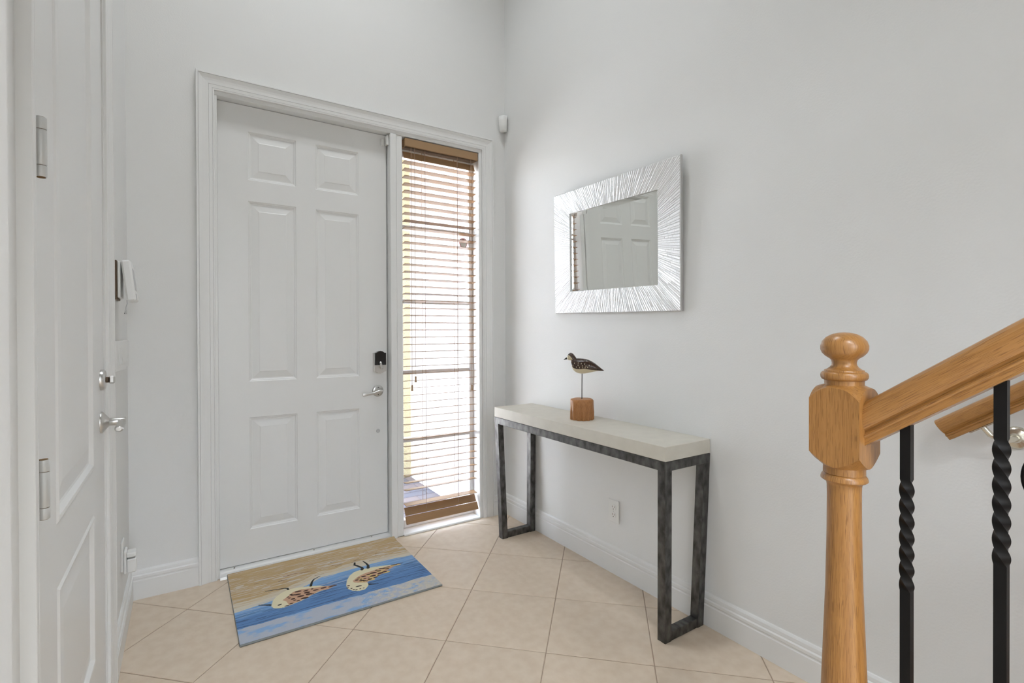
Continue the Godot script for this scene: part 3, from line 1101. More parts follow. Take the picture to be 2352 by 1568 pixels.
	box(st, Vector3(0.0275, 0.030, 0.0), Vector3(0.032, 0.056, 0.054), 0.004)
	part(st, "block", mat.plastic, ch)
	st = new_st()
	box(st, Vector3(0.026, 0.0735, 0.0), Vector3(0.030, 0.019, 0.050), 0.003)
	part(st, "head", mat.plastic, ch)

# ---------------------------------------------------------------- stair rail

func rail_profile() -> Array:
	var half := [Vector2(0.0, 0.060), Vector2(0.010, 0.0597), Vector2(0.0185, 0.0577), Vector2(0.0245, 0.0538), Vector2(0.0278, 0.0480), Vector2(0.0287, 0.0420), Vector2(0.0280, 0.0340), Vector2(0.0260, 0.0268), Vector2(0.0225, 0.0220), Vector2(0.0190, 0.0200), Vector2(0.0178, 0.0178), Vector2(0.0190, 0.0158), Vector2(0.0228, 0.0148), Vector2(0.0238, 0.0126), Vector2(0.0226, 0.0106), Vector2(0.0200, 0.0096), Vector2(0.0200, 0.0)]
	var o := half.duplicate()
	for i in range(half.size() - 1, 0, -1):
		o.append(Vector2(-half[i].x, half[i].y))
	return o

const SLOPE := 0.626   # angle of the stair

func rail_basis() -> Basis:
	var y := Vector3(0, sin(SLOPE), cos(SLOPE))
	var z := Vector3(0, cos(SLOPE), -sin(SLOPE))
	return Basis(y.cross(z), y, z)

func make_rail(length: float) -> SurfaceTool:
	var st := new_st()
	var a := []
	var b := []
	for p in rail_profile():
		a.append(Vector3(p.x, 0, p.y))
		b.append(Vector3(p.x, length, p.y))
	loft(st, [a, b], true, true, false)
	return st

func build_stair_rail() -> void:
	var n0 := Vector3(-0.911, 0, 2.4925)
	var t := thing("stair_railing", n0, "oak stair railing with turned newel post and black iron balusters", "railing")
	# newel post: finial and neck
	var st := new_st()
	var f := [Vector2(0.0, 1.2415), Vector2(0.008, 1.2410), Vector2(0.018, 1.2385), Vector2(0.0265, 1.2335), Vector2(0.0325, 1.2265), Vector2(0.0352, 1.2185), Vector2(0.0350, 1.2120), Vector2(0.0325, 1.2060), Vector2(0.0275, 1.2005), Vector2(0.0215, 1.1965), Vector2(0.0190, 1.1935), Vector2(0.0180, 1.1890), Vector2(0.0185, 1.1855), Vector2(0.0210, 1.1815), Vector2(0.0255, 1.1780), Vector2(0.0280, 1.1770), Vector2(0.0293, 1.1765)]
	lathe(st, Vector3.ZERO, f, 48)
	lathe(st, Vector3.ZERO, [Vector2(0.0293, 1.1765), Vector2(0.0293, 1.1735)], 48)
	var post := part(st, "newel_post", mat.oak, t)
	post.set_meta("label", "turned oak newel post with ball finial")
	st = new_st()
	lathe(st, Vector3.ZERO, [Vector2(0.028, 1.1742), Vector2(0.0315, 1.1738), Vector2(0.0340, 1.1715), Vector2(0.0350, 1.1675), Vector2(0.0345, 1.1635), Vector2(0.0325, 1.1605), Vector2(0.0292, 1.1590), Vector2(0.0290, 1.150)], 48)
	part(st, "collar", mat.oak, post)
	# square block with turned shoulders
	st = new_st()
	var h := 0.0388
	var per := []
	for side in 4:
		for k in 16:
			var s := -1.0 + 2.0 * k / 16.0
			var p := Vector2(h, h * s)
			per.append(p.rotated(side * PI / 2))
	var r_in_t := []
	var r_t := []
	var r_b := []
	var r_in_b := []
	var dmax := h * sqrt(2.0)
	for p in per:
		var q: float = (p.length() - h) / (dmax - h)
		var yt := 1.1480 - 0.0205 * pow(q, 1.35)
		var yb := 1.0135 + 0.0215 * pow(q, 0.85)
		var dir: Vector2 = p.normalized() * 0.0292
		r_in_t.append(Vector3(dir.x, 1.1515, dir.y))
		r_t.append(Vector3(p.x, yt, p.y))
		r_b.append(Vector3(p.x, yb, p.y))
		r_in_b.append(Vector3(dir.x, 1.0095, dir.y))
	loft(st, [r_in_t, r_t], true, false, true)
	loft(st, [r_t, r_b], true, false, false)
	loft(st, [r_b, r_in_b], true, false, true)
	part(st, "block", mat.oak, post)
	st = new_st()
	lathe(st, Vector3.ZERO, [Vector2(0.0310, 1.0130), Vector2(0.0312, 0.9995), Vector2(0.0300, 0.9985)], 48)
	lathe(st, Vector3.ZERO, [Vector2(0.0300, 0.9985), Vector2(0.0315, 0.9972), Vector2(0.0335, 0.9945), Vector2(0.0347, 0.9905), Vector2(0.0347, 0.9885), Vector2(0.0325, 0.9865), Vector2(0.0285, 0.9845), Vector2(0.0262, 0.9815), Vector2(0.0255, 0.9770), Vector2(0.0252, 0.960), Vector2(0.0256, 0.90), Vector2(0.0275, 0.80), Vector2(0.0312, 0.70), Vector2(0.0338, 0.63), Vector2(0.0362, 0.55), Vector2(0.0368, 0.50), Vector2(0.0345, 0.46), Vector2(0.0300, 0.44), Vector2(0.0290, 0.42)], 48)
	part(st, "shaft", mat.oak, post)
	st = new_st()
	box(st, Vector3(0, 0.21, 0), Vector3(0.0776, 0.42, 0.0776), 0.003)
	part(st, "foot", mat.oak, post)
	# hand rail
	var rb := rail_basis()
	var hr := part(make_rail(2.6), "handrail", mat.oak, t)
	hr.transform = Transform3D(rb, Vector3(0, 1.0555 - 0.030 * tan(SLOPE) - 0.0, 0.0388 - 0.030))
	# closed stringer under the balusters
	st = new_st()
	prism(st, [Vector2(0.0388, 0.0), Vector2(0.0388, 0.265), Vector2(2.14, 0.265 + 2.10 * tan(SLOPE)), Vector2(2.14, 0.0)], Vector3(-0.02, 0, 0), Vector3(0, 0, 1), Vector3.UP, Vector3(0.04, 0, 0))
	part(st, "stringer", mat.trim, t)
	# balusters
	for i in 19:
		var z := 2.5815 + 0.1085 * i - n0.z
		var top := 1.0555 + (z - 0.0388) * tan(SLOPE) + 0.004
		var bot := 0.255 + (z - 0.0388) * tan(SLOPE)
		var kind := i % 3
		st = new_st()
		var hw := 0.0069
		var rings := []
		var steps := [[bot, 0.0]]
		if kind != 2:
			var y0: float = top - 0.262 if i == 0 else top - 0.257
			var y1 := y0 + 0.176
			var turns := 7.0 * PI / 2.0
			for k in 57:
				var q := k / 56.0
				steps.append([lerpf(y0, y1, q), q * turns])
		steps.append([top, steps[-1][1]])
		for s in steps:
			var r := []
			for c in [Vector2(-1, -1), Vector2(1, -1), Vector2(1, 1), Vector2(-1, 1)]:
				var v: Vector2 = (c * hw).rotated(s[1])
				r.append(Vector3(v.x, s[0], z + v.y))
			rings.append(r)
		for j in 4:
			# each of the four faces is smooth along its twist
			st.set_smooth_group(j + 1)
			var k := (j + 1) % 4
			for q in rings.size() - 1:
				var c: Vector3 = (rings[q][0] + rings[q][2] + rings[q + 1][0] + rings[q + 1][2]) * 0.25
				var nn: Vector3 = (rings[q][j] + rings[q][k] + rings[q + 1][j] + rings[q + 1][k]) * 0.25 - c
				quad(st, rings[q][j], rings[q][k], rings[q + 1][k], rings[q + 1][j], nn)
		st.set_smooth_group(-1)
		cap(st, rings[-1], rings[-1], rings[-2])
		var ba := part(st, "baluster", mat.iron_black, t)
		if kind == 2:
			# pair of scrolls either side of the bar
			for sd in [-1, 1]:
				st = new_st()
				var pts := []
				for k in 61:
					var a := lerpf(-2.6, 2.6 + PI, k / 60.0)
					var rr := 0.048 - 0.004 * absf(k - 30.0) / 4.0
					pts.append(Vector3(0, top - 0.215 + rr * sin(a) * 1.15, z + sd * (0.048 - rr * cos(a - PI) * -1.0)))
				tube(st, pts, 0.0045, 10, Vector3.RIGHT)
				part(st, "scroll", mat.iron_black, ba)

	# treads and risers behind the newel
	for i in 8:
		var z0 := 2.555 + 0.262 * i
		var y := 0.1895 * (i + 1)
		wbox("riser", Vector3(-0.888, maxf(0.0, y - 0.1895), z0), Vector3(-0.002, y - 0.026, z0 + 0.02), 0.001, mat.trim, t)
		wbox("tread", Vector3(-0.888, y - 0.026, z0 - 0.02), Vector3(-0.002, y, minf(z0 + 0.262, REAR)), 0.008, mat.oak, t)

	# rail on the wall
	var wh := thing("wall_handrail", Vector3(-0.072, 0.95, 2.392), "oak handrail mounted on the right wall behind the iron balusters", "handrail")
	var r2 := part(make_rail(2.7), "rail", mat.oak, wh)
	r2.transform = Transform3D(rb, Vector3(0.0, -0.008, 0.012))
	for d in [0.078, 1.2, 2.4]:
		var foot: Vector3 = rb * Vector3(0, d, 0) + Vector3(0, -0.008, 0.012)
		var ry := foot.y - 0.030
		var rz := foot.z + 0.050
		st = new_st()
		loft(st, [circle(Vector3(0.0715, ry, rz), 0.030, Vector3.RIGHT, 28), circle(Vector3(0.066, ry, rz), 0.030, Vector3.RIGHT, 28), circle(Vector3(0.061, ry, rz), 0.022, Vector3.RIGHT, 28), circle(Vector3(0.057, ry, rz), 0.013, Vector3.RIGHT, 28)])
		var br := part(st, "bracket", mat.brass_pale, wh)
		st = new_st()
		tube(st, [Vector3(0.060, ry, rz), Vector3(0.038, ry - 0.002, rz - 0.006), Vector3(0.016, ry - 0.001, rz - 0.020), Vector3(0.003, ry + 0.010, rz - 0.036), Vector3(0.0, ry + 0.029, rz - 0.050)], [0.010, 0.009, 0.008, 0.0075, 0.007], 12)
		part(st, "arm", mat.brass_pale, br)
		st = new_st()
		box(st, rb * Vector3(0, d, -0.002) + Vector3(0, -0.008, 0.012), Vector3(0.026, 0.062, 0.004), 0.0015, rb)
		part(st, "saddle", mat.brass_pale, br)

# ---------------------------------------------------------------- mirror

func build_mirror() -> void:
	var m := thing("wall_mirror", Vector3(-0.003, 1.343, 1.0275), "rectangular mirror in a wide silver leaf frame above the console table", "mirror")
	# local frame: u along the wall, v up, n into the room
	var u := Vector3(0, 0, 1)
	var v := Vector3(0, 1, 0)
	var n := Vector3(-1, 0, 0)
	# the top leans off the wall and the near end hangs a little low
	var lean := Basis(Vector3(0, 0, 1), 0.030) * Basis(Vector3.RIGHT, 0.0205)
	var mid := Vector3(0, 0.343, 0)
	var w := 0.4425
	var h := 0.3425
	var iw := 0.3115
	var ih := 0.2190
	var p := func(x: float, y: float, d: float) -> Vector3:
		return mid + lean * (u * x + v * y + n * d)
	var t_out := 0.027
	var t_in := 0.020
	# carcass
	var st := new_st()
	var corner := [Vector2(-1, -1), Vector2(1, -1), Vector2(1, 1), Vector2(-1, 1)]
	for k in 4:
		var a: Vector2 = corner[k]
		var b: Vector2 = corner[(k + 1) % 4]
		var o0: Vector3 = p.call(a.x * w, a.y * h, 0.011)
		var o1: Vector3 = p.call(b.x * w, b.y * h, 0.011)
		var f0: Vector3 = p.call(a.x * w, a.y * h, t_out - 0.003)
		var f1: Vector3 = p.call(b.x * w, b.y * h, t_out - 0.003)
		var g0: Vector3 = p.call(a.x * (w - 0.004), a.y * (h - 0.004), t_out)
		var g1: Vector3 = p.call(b.x * (w - 0.004), b.y * (h - 0.004), t_out)
		var i0: Vector3 = p.call(a.x * iw, a.y * ih, t_in)
		var i1: Vector3 = p.call(b.x * iw, b.y * ih, t_in)
		var j0: Vector3 = p.call(a.x * iw, a.y * ih, 0.012)
		var j1: Vector3 = p.call(b.x * iw, b.y * ih, 0.012)
		var c0: Vector3 = p.call(0, 0, 0.02)
		quad(st, o0, o1, f1, f0, (o0 + o1) * 0.5 - c0)
		quad(st, f0, f1, g1, g0, (o0 + o1) * 0.5 - c0 + lean * n * 0.3)
		quad(st, g0, g1, i1, i0, lean * n)
		quad(st, i0, i1, j1, j0, c0 - (i0 + i1) * 0.5)
		quad(st, o0, o1, j1, j0, lean * -n)
	part(st, "frame", mat.silver_ground, m)
	# strips of silver leaf fanning out from the glass, each a low ridge broken into lengths
	var rng := RandomNumberGenerator.new()
	rng.seed = 12
	for k in 4:
		var a: Vector2 = corner[k]
		var b: Vector2 = corner[(k + 1) % 4]
		var cnt := 66 if k % 2 == 0 else 52
		var cuts := [0.0]
		for i in range(1, cnt):
			cuts.append((i + rng.randf_range(-0.22, 0.22)) / cnt)
		cuts.append(1.0)
		for i in cnt:
			st = new_st()
			var s0: float = cuts[i]
			var s1: float = cuts[i + 1]
			var pieces := rng.randi_range(2, 5)
			var marks := [0.0]
			for j in range(1, pieces):
				marks.append((j + rng.randf_range(-0.35, 0.35)) / pieces)
			marks.append(1.0)
			for j in pieces:
				var r0: float = marks[j] + 0.004
				var r1: float = marks[j + 1] - 0.004
				var hi := rng.randf_range(0.0007, 0.0018)
				var skew := rng.randf_range(-0.0005, 0.0005)
				var tip := rng.randf_range(-0.0004, 0.0004)
				var q := func(s: float, r: float, d: float) -> Vector3:
					var oo: Vector2 = a.lerp(b, s) * Vector2(w - 0.003, h - 0.003)
					var ii: Vector2 = a.lerp(b, s) * Vector2(iw, ih)
					var xy := oo.lerp(ii, r)
					return p.call(xy.x, xy.y, lerpf(t_out, t_in, r) + d)
				var e := (s1 - s0) * 0.06
				var m0 := s0 + (s1 - s0) * 0.30
				var m1 := s0 + (s1 - s0) * 0.70
				var up: Vector3 = lean * n
				var row := []
				for r in [r0, r1]:
					var dt: float = tip if r == r0 else -tip
					row.append([q.call(s0 + e, r, -0.0004), q.call(m0, r, hi - skew + dt), q.call(m1, r, hi + skew + dt), q.call(s1 - e, r, -0.0004)])
				for c in 3:
					quad(st, row[0][c], row[0][c + 1], row[1][c + 1], row[1][c], up)
				for e2 in 2:
					var nn: Vector3 = (row[0][0] - row[1][0]) if e2 == 0 else (row[1][0] - row[0][0])
					quad(st, row[e2][0], row[e2][1], row[e2][2], row[e2][3], nn)
			part(st, "strip", mat.silver_leaf, m)
	# bevelled glass
	st = new_st()
	var bw := 0.022
	var base := 0.0145
	for k in 4:
		var a: Vector2 = corner[k]
		var b: Vector2 = corner[(k + 1) % 4]
		quad(st, p.call(a.x * (iw + 0.004), a.y * (ih + 0.004), base - 0.0016), p.call(b.x * (iw + 0.004), b.y * (ih + 0.004), base - 0.0016), p.call(b.x * (iw - bw), b.y * (ih - bw), base), p.call(a.x * (iw - bw), a.y * (ih - bw), base), lean * n)
	quad(st, p.call(-(iw - bw), -(ih - bw), base), p.call(iw - bw, -(ih - bw), base), p.call(iw - bw, ih - bw, base), p.call(-(iw - bw), ih - bw, base), lean * n)
	part(st, "glass", mat.mirror, m)

# ---------------------------------------------------------------- console table

func build_table() -> void:
	var t := thing("console_table", Vector3(-0.1428, 0, 0.955), "narrow console table with stone coloured top on blackened steel legs", "table")
	var tx := 0.1412
	var tz := 0.6405
	var bx := 0.1210
	var bz := 0.6210
	var st := new_st()
	box(st, Vector3(0, 0.7615, 0), Vector3(tx * 2, 0.059, tz * 2), 0.0018)
	part(st, "top", mat.tabletop, t)
	# apron rails under the top
	var rh := 0.040
	var yt := 0.7320
	for s in [-1, 1]:
		st = new_st()
		box(st, Vector3(s * (tx - 0.0195), yt - rh * 0.5, 0), Vector3(0.038, rh - 0.001, tz * 2 - 0.078), 0.002)
		part(st, "rail", mat.steel, t)
		st = new_st()
		box(st, Vector3(0, yt - rh * 0.5, s * (tz - 0.0195)), Vector3(tx * 2 - 0.001, rh - 0.001, 0.0385), 0.002)
		part(st, "rail", mat.steel, t)
	# legs lean inwards; foot bars join them on the floor
	for sx in [-1, 1]:
		for sz in [-1, 1]:
			st = new_st()
			var rings := []
			for q in [[yt - 0.002, tx, tz], [0.0, bx, bz]]:
				var r := []
				var w := 0.038
				for c in [Vector2(0, 0), Vector2(1, 0), Vector2(1, 1), Vector2(0, 1)]:
					r.append(Vector3(sx * (q[1] - c.x * w), q[0], sz * (q[2] - c.y * w)))
				rings.append(r)
			loft(st, rings, true, true, false)
			part(st, "leg", mat.steel, t)
	for sz in [-1, 1]:
		st = new_st()
		box(st, Vector3(0, 0.0192, sz * (bz - 0.0185)), Vector3((bx - 0.036) * 2, 0.0376, 0.0362), 0.002)
		part(st, "foot_bar", mat.steel, t)

# ---------------------------------------------------------------- wooden shorebird

# stations interpolated with a smooth curve, four for each one; the half height grows by a factor
func finer(a: Array, tall: float) -> Array:
	var o := []
	for i in a.size() - 1:
		for k in 4:
			var t := k / 4.0
			var row := []
			for j in 4:
				var p0: float = a[maxi(i - 1, 0)][j]
				var p3: float = a[mini(i + 2, a.size() - 1)][j]
				var v := cubic_interpolate(a[i][j], a[i + 1][j], p0, p3, t)
				row.append(v if j < 2 else maxf(v, 0.0004))
			row[2] *= tall
			o.append(row)
	var last: Array = a[-1].duplicate()
	last[2] *= tall
	o.append(last)
	return o

func build_bird() -> void:
	var b := thing("bird_figurine", Vector3(-0.130, 0.791, 0.934), "carved wooden shorebird on a thin rod and log base", "figurine")
	# whittled log
	var st := new_st()
	var rings := []
	for q in [[0.0, 0.0570, 1.3], [0.004, 0.0585, 1.4], [0.040, 0.0590, 1.1], [0.064, 0.0585, 0.5], [0.085, 0.0590, 0.15], [0.098, 0.0590, 0.10], [0.1045, 0.0555, 0.2], [0.106, 0.0510, 0.2]]:
		var r := []
		for k in 96:
			var a := TAU * k / 96.0
			var flute: float = absf(sin(a * 6.5 + 0.4)) * 0.0042 - 0.0025
			var rr: float = q[1] * (1.0 + 0.02 * sin(a * 2.0 + 1.0)) + flute * q[2] * 1.6
			if q[0] > 0.100:
				rr += 0.003 * sin(a * 5.0 + 2.0)
			r.append(Vector3(cos(a) * rr, q[0], sin(a) * rr))
		rings.append(r)
	loft(st, rings)
	part(st, "log_base", mat.log, b)
	st = new_st()
	tube(st, [Vector3(0, 0.104, 0), Vector3(0.001, 0.19, 0.0), Vector3(0.002, 0.250, 0)], 0.0023, 10)
	part(st, "rod", mat.bird_beak, b)
	# bird: local axis f points to the beak
	var f := Vector3(-0.58, 0, -0.815).normalized()
	var sd := Vector3.UP.cross(f).normalized()
	var o := Vector3(0.001, -0.011, 0.0)
	# stations along the body: forward, centre height, half height, half width
	var body := [[-0.114, 0.2655, 0.0006, 0.001], [-0.100, 0.2700, 0.0058, 0.007], [-0.084, 0.2760, 0.0120, 0.014], [-0.064, 0.2815, 0.0205, 0.022], [-0.041, 0.2850, 0.0290, 0.029], [-0.016, 0.2862, 0.0348, 0.0335], [0.009, 0.2868, 0.0362, 0.0345], [0.030, 0.2900, 0.0335, 0.0315], [0.044, 0.2955, 0.0285, 0.0265], [0.052, 0.3020, 0.0215, 0.0200]]
	var head := [[0.026, 0.310, 0.012, 0.012], [0.038, 0.3225, 0.0160, 0.0155], [0.050, 0.3320, 0.0195, 0.0185], [0.062, 0.3345, 0.0195, 0.0185], [0.071, 0.3320, 0.0155, 0.0150], [0.077, 0.3290, 0.0085, 0.0085], [0.079, 0.3275, 0.002, 0.002]]
	# finer stations by smooth interpolation
	body = finer(body, 1.08)
	head = finer(head, 1.0)
	var seg := 32
	var make := func(stations: Array, grow: float, lo: float, hi: float, cut: Callable) -> Array:
		var out := []
		for i in stations.size():
			var s: Array = stations[i]
			var r := []
			var a0: float = cut.call(s[0])
			for k in seg + 1:
				var a: float
				if lo < hi:
					a = lerpf(-PI, PI, k / float(seg))
				else:
					a = lerpf(-a0, a0, k / float(seg))
				# a = 0 is the top
				r.append(o + f * s[0] + Vector3.UP * (s[1] + (s[2] + grow) * cos(a)) + sd * (s[3] + grow) * sin(a))
			out.append(r)
		return out
	var full := func(_x: float) -> float: return PI
	st = new_st()
	loft(st, make.call(body, 0.0, 0.0, 1.0, full), false, true, true)
	part(st, "belly", mat.bird_cream, b)
	st = new_st()
	loft(st, make.call(body, 0.0006, 1.0, 0.0, func(x: float) -> float: return lerpf(1.86, 2.02, clampf((x + 0.02) / 0.06, 0.0, 1.0)) if x > -0.02 else lerpf(2.5, 1.86, clampf((x + 0.114) / 0.094, 0.0, 1.0))), false, false, true)
	var back := part(st, "back", mat.bird_dark, b)
	st = new_st()
	loft(st, make.call(head, 0.0, 0.0, 1.0, full), false, true, true)
	var hd := part(st, "head", mat.bird_cream, b)
	st = new_st()
	loft(st, make.call(head.slice(0, 21), 0.0006, 1.0, 0.0, func(x: float) -> float: return lerpf(2.5, 0.85, clampf((x - 0.030) / 0.042, 0.0, 1.0))), false, false, true)
	part(st, "cap", mat.bird_dark, hd)
	st = new_st()
	tube(st, [o + f * 0.075 + Vector3.UP * 0.3275, o + f * 0.085 + Vector3.UP * 0.3235, o + f * 0.098 + Vector3.UP * 0.3175], [0.0062, 0.0048, 0.0006], 12)
	part(st, "beak", mat.bird_beak, hd)
	for s in [-1, 1]:
		st = new_st()
		tube(st, [o + f * 0.0680 + Vector3.UP * 0.3375 + sd * s * 0.0140, o + f * 0.0683 + Vector3.UP * 0.3377 + sd * s * 0.0168], [0.0022, 0.0012], 10)
		part(st, "eye", mat.bird_beak, hd)
	# pale flecks on the wings
	for q in [[0.032, 0.302], [0.022, 0.283], [0.012, 0.304], [0.012, 0.293], [0.004, 0.281], [-0.004, 0.301], [-0.010, 0.2905], [-0.012, 0.281], [-0.022, 0.299], [-0.028, 0.289], [-0.024, 0.281], [-0.036, 0.283], [0.040, 0.290], [-0.044, 0.292]]:
		for s in [-1, 1]:
			# half width of the body at this place
			var st_b := [0.0, 0.0, 0.0]
			for i in body.size() - 1:
				if q[0] >= body[i][0] and q[0] <= body[i + 1][0]:
					var t: float = (q[0] - body[i][0]) / (body[i + 1][0] - body[i][0])
					st_b = [lerpf(body[i][1], body[i + 1][1], t), lerpf(body[i][2], body[i + 1][2], t) + 0.0006, lerpf(body[i][3], body[i + 1][3], t) + 0.0006]
			var rel: float = clampf((q[1] - st_b[0]) / st_b[1], -0.98, 0.98)
			var wide: float = st_b[2] * sqrt(1.0 - rel * rel)
			var c: Vector3 = o + f * q[0] + Vector3.UP * q[1] + sd * s * wide
			var nrm: Vector3 = (Vector3.UP * rel / st_b[1] * st_b[2] + sd * s * sqrt(1.0 - rel * rel)).normalized()
			st = new_st()
			var up := Vector3.UP - nrm * Vector3.UP.dot(nrm)
			up = up.normalized()
			var rt := up.cross(nrm)
			var ra := []
			var rb := []
			for k in 12:
				var an := TAU * k / 12.0
				var e := up * cos(an) * 0.0040 + rt * sin(an) * 0.0014
				ra.append(c - nrm * 0.0008 + e)
				rb.append(c + nrm * 0.0004 + e * 0.9)
			loft(st, [ra, rb])
			part(st, "fleck", mat.bird_cream, back)

# ---------------------------------------------------------------- rug

func build_rug() -> void:
	var x0 := -1.689
	var x1 := -0.809
	var z0 := 0.006
	var z1 := 0.673
	var r := thing("door_mat", Vector3((x0 + x1) * 0.5, 0.0, (z0 + z1) * 0.5), "doormat printed with two sandpipers wading along a sandy blue shore", "rug")
	var m := plain(Color.WHITE, 0.95)
	m.albedo_texture = rug_picture()
	m.rim_enabled = true
	m.rim = 0.15
	var nx := 60
	var nz := 44
	var hgt := func(_u: float, v: float) -> float:
		# the back edge rides up on the threshold, the front hem curls slightly
		var y := 0.0085
		y += 0.0085 * pow(clampf(1.0 - v / 0.055, 0.0, 1.0), 0.8)
		return y
	var st := SurfaceTool.new()
	st.begin(Mesh.PRIMITIVE_TRIANGLES)
	st.set_smooth_group(0)
	var pt := func(i: int, j: int) -> Vector3:
		var u := i / float(nx)
		var v := j / float(nz)
		return Vector3(lerpf(x0, x1, u), hgt.call(u, v), lerpf(z0, z1, v)) - r.position
	for i in nx:
		for j in nz:
			for c in [[0, 0], [1, 0], [1, 1], [0, 0], [1, 1], [0, 1]]:
				st.set_uv(Vector2((i + c[0]) / float(nx), (j + c[1]) / float(nz)))
				st.add_vertex(pt.call(i + c[0], j + c[1]))
	part(st, "pile", m, r)
	var hem := plain(Color(0.23, 0.245, 0.24), 0.9)
	var edges := [[], [], [], []]
	for i in nx + 1:
		edges[0].append(pt.call(i, 0))
		edges[1].append(pt.call(i, nz))
	for j in nz + 1:
		edges[2].append(pt.call(0, j))
		edges[3].append(pt.call(nx, j))
	for k in 4:
		var es := new_st()
		var ring := []
		for p in edges[k]:
			ring.append(p + Vector3(0, -0.0042, 0) + [Vector3(0, 0, -0.001), Vector3(0, 0, 0.001), Vector3(0.001, 0, 0), Vector3(-0.001, 0, 0)][k])
		tube(es, ring, 0.0043 if k < 2 else 0.0036, 8)
		part(es, "hem", hem, r)
	var bk := new_st()
	var bp := []
	var bq := []
	span(bk, Vector3(x0 + 0.01, 0.0002, 0.05) - r.position, Vector3(x1 - 0.01, 0.006, z1 - 0.004) - r.position)
	part(bk, "backing", hem, r)

func paint_poly(im: Image, a: Array, c: Color) -> void:
	var w := im.get_width()
	var h := im.get_height()
	var p := PackedVector2Array()
	var lo := Vector2(1e9, 1e9)
	var hi := -lo
	for i in range(0, a.size(), 2):
		var q := Vector2(a[i] * w, a[i + 1] * h)
		p.append(q)
		lo = lo.min(q)
		hi = hi.max(q)
	var rough := noise(77, 0.35, 1)
	for y in range(maxi(0, int(lo.y) - 2), mini(h, int(hi.y) + 3)):
		for x in range(maxi(0, int(lo.x) - 2), mini(w, int(hi.x) + 3)):
			if Geometry2D.is_point_in_polygon(Vector2(x, y) + Vector2(rough.get_noise_2d(x, y), rough.get_noise_2d(y, x + 400)) * 2.5, p):
				im.set_pixel(x, y, c.linear_to_srgb())

func paint_line(im: Image, a: Array, width: float, width_end: float, c: Color) -> void:
	var w := im.get_width()
	var h := im.get_height()
	var n := a.size() / 2
	for i in n - 1:
		var p := Vector2(a[2 * i] * w, a[2 * i + 1] * h)
		var q := Vector2(a[2 * i + 2] * w, a[2 * i + 3] * h)
		var steps := int(p.distance_to(q)) + 1
		for s in steps + 1:
			var t := s / float(steps)
			var g := p.lerp(q, t)
			var rad := lerpf(width, width_end, (i + t) / float(n - 1))
			for y in range(int(g.y - rad), int(g.y + rad) + 2):
				for x in range(int(g.x - rad), int(g.x + rad) + 2):
					if x >= 0 and y >= 0 and x < w and y < h and Vector2(x, y).distance_to(g) <= rad:
						im.set_pixel(x, y, c.linear_to_srgb())

func paint_spots(im: Image, a: Array, c: Color, rng: RandomNumberGenerator, ang := -0.05) -> void:
	var w := im.get_width()
	var h := im.get_height()
	for i in range(0, a.size(), 4):
		var g := Vector2(a[i] * w, a[i + 1] * h)
		var rx: float = a[i + 2] * w * 1.25
		var ry: float = maxf(a[i + 3] * h * 0.85, 3.0)
		var an := ang + rng.randf_range(-0.15, 0.15)
		for y in range(int(g.y - rx), int(g.y + rx) + 2):
			for x in range(int(g.x - rx) - 1, int(g.x + rx) + 2):
				var d := (Vector2(x, y) - g).rotated(-an)
				if x >= 0 and y >= 0 and x < w and y < h and pow(d.x / rx, 2) + pow(d.y / ry, 2) < 1.0:
					im.set_pixel(x, y, c.linear_to_srgb())

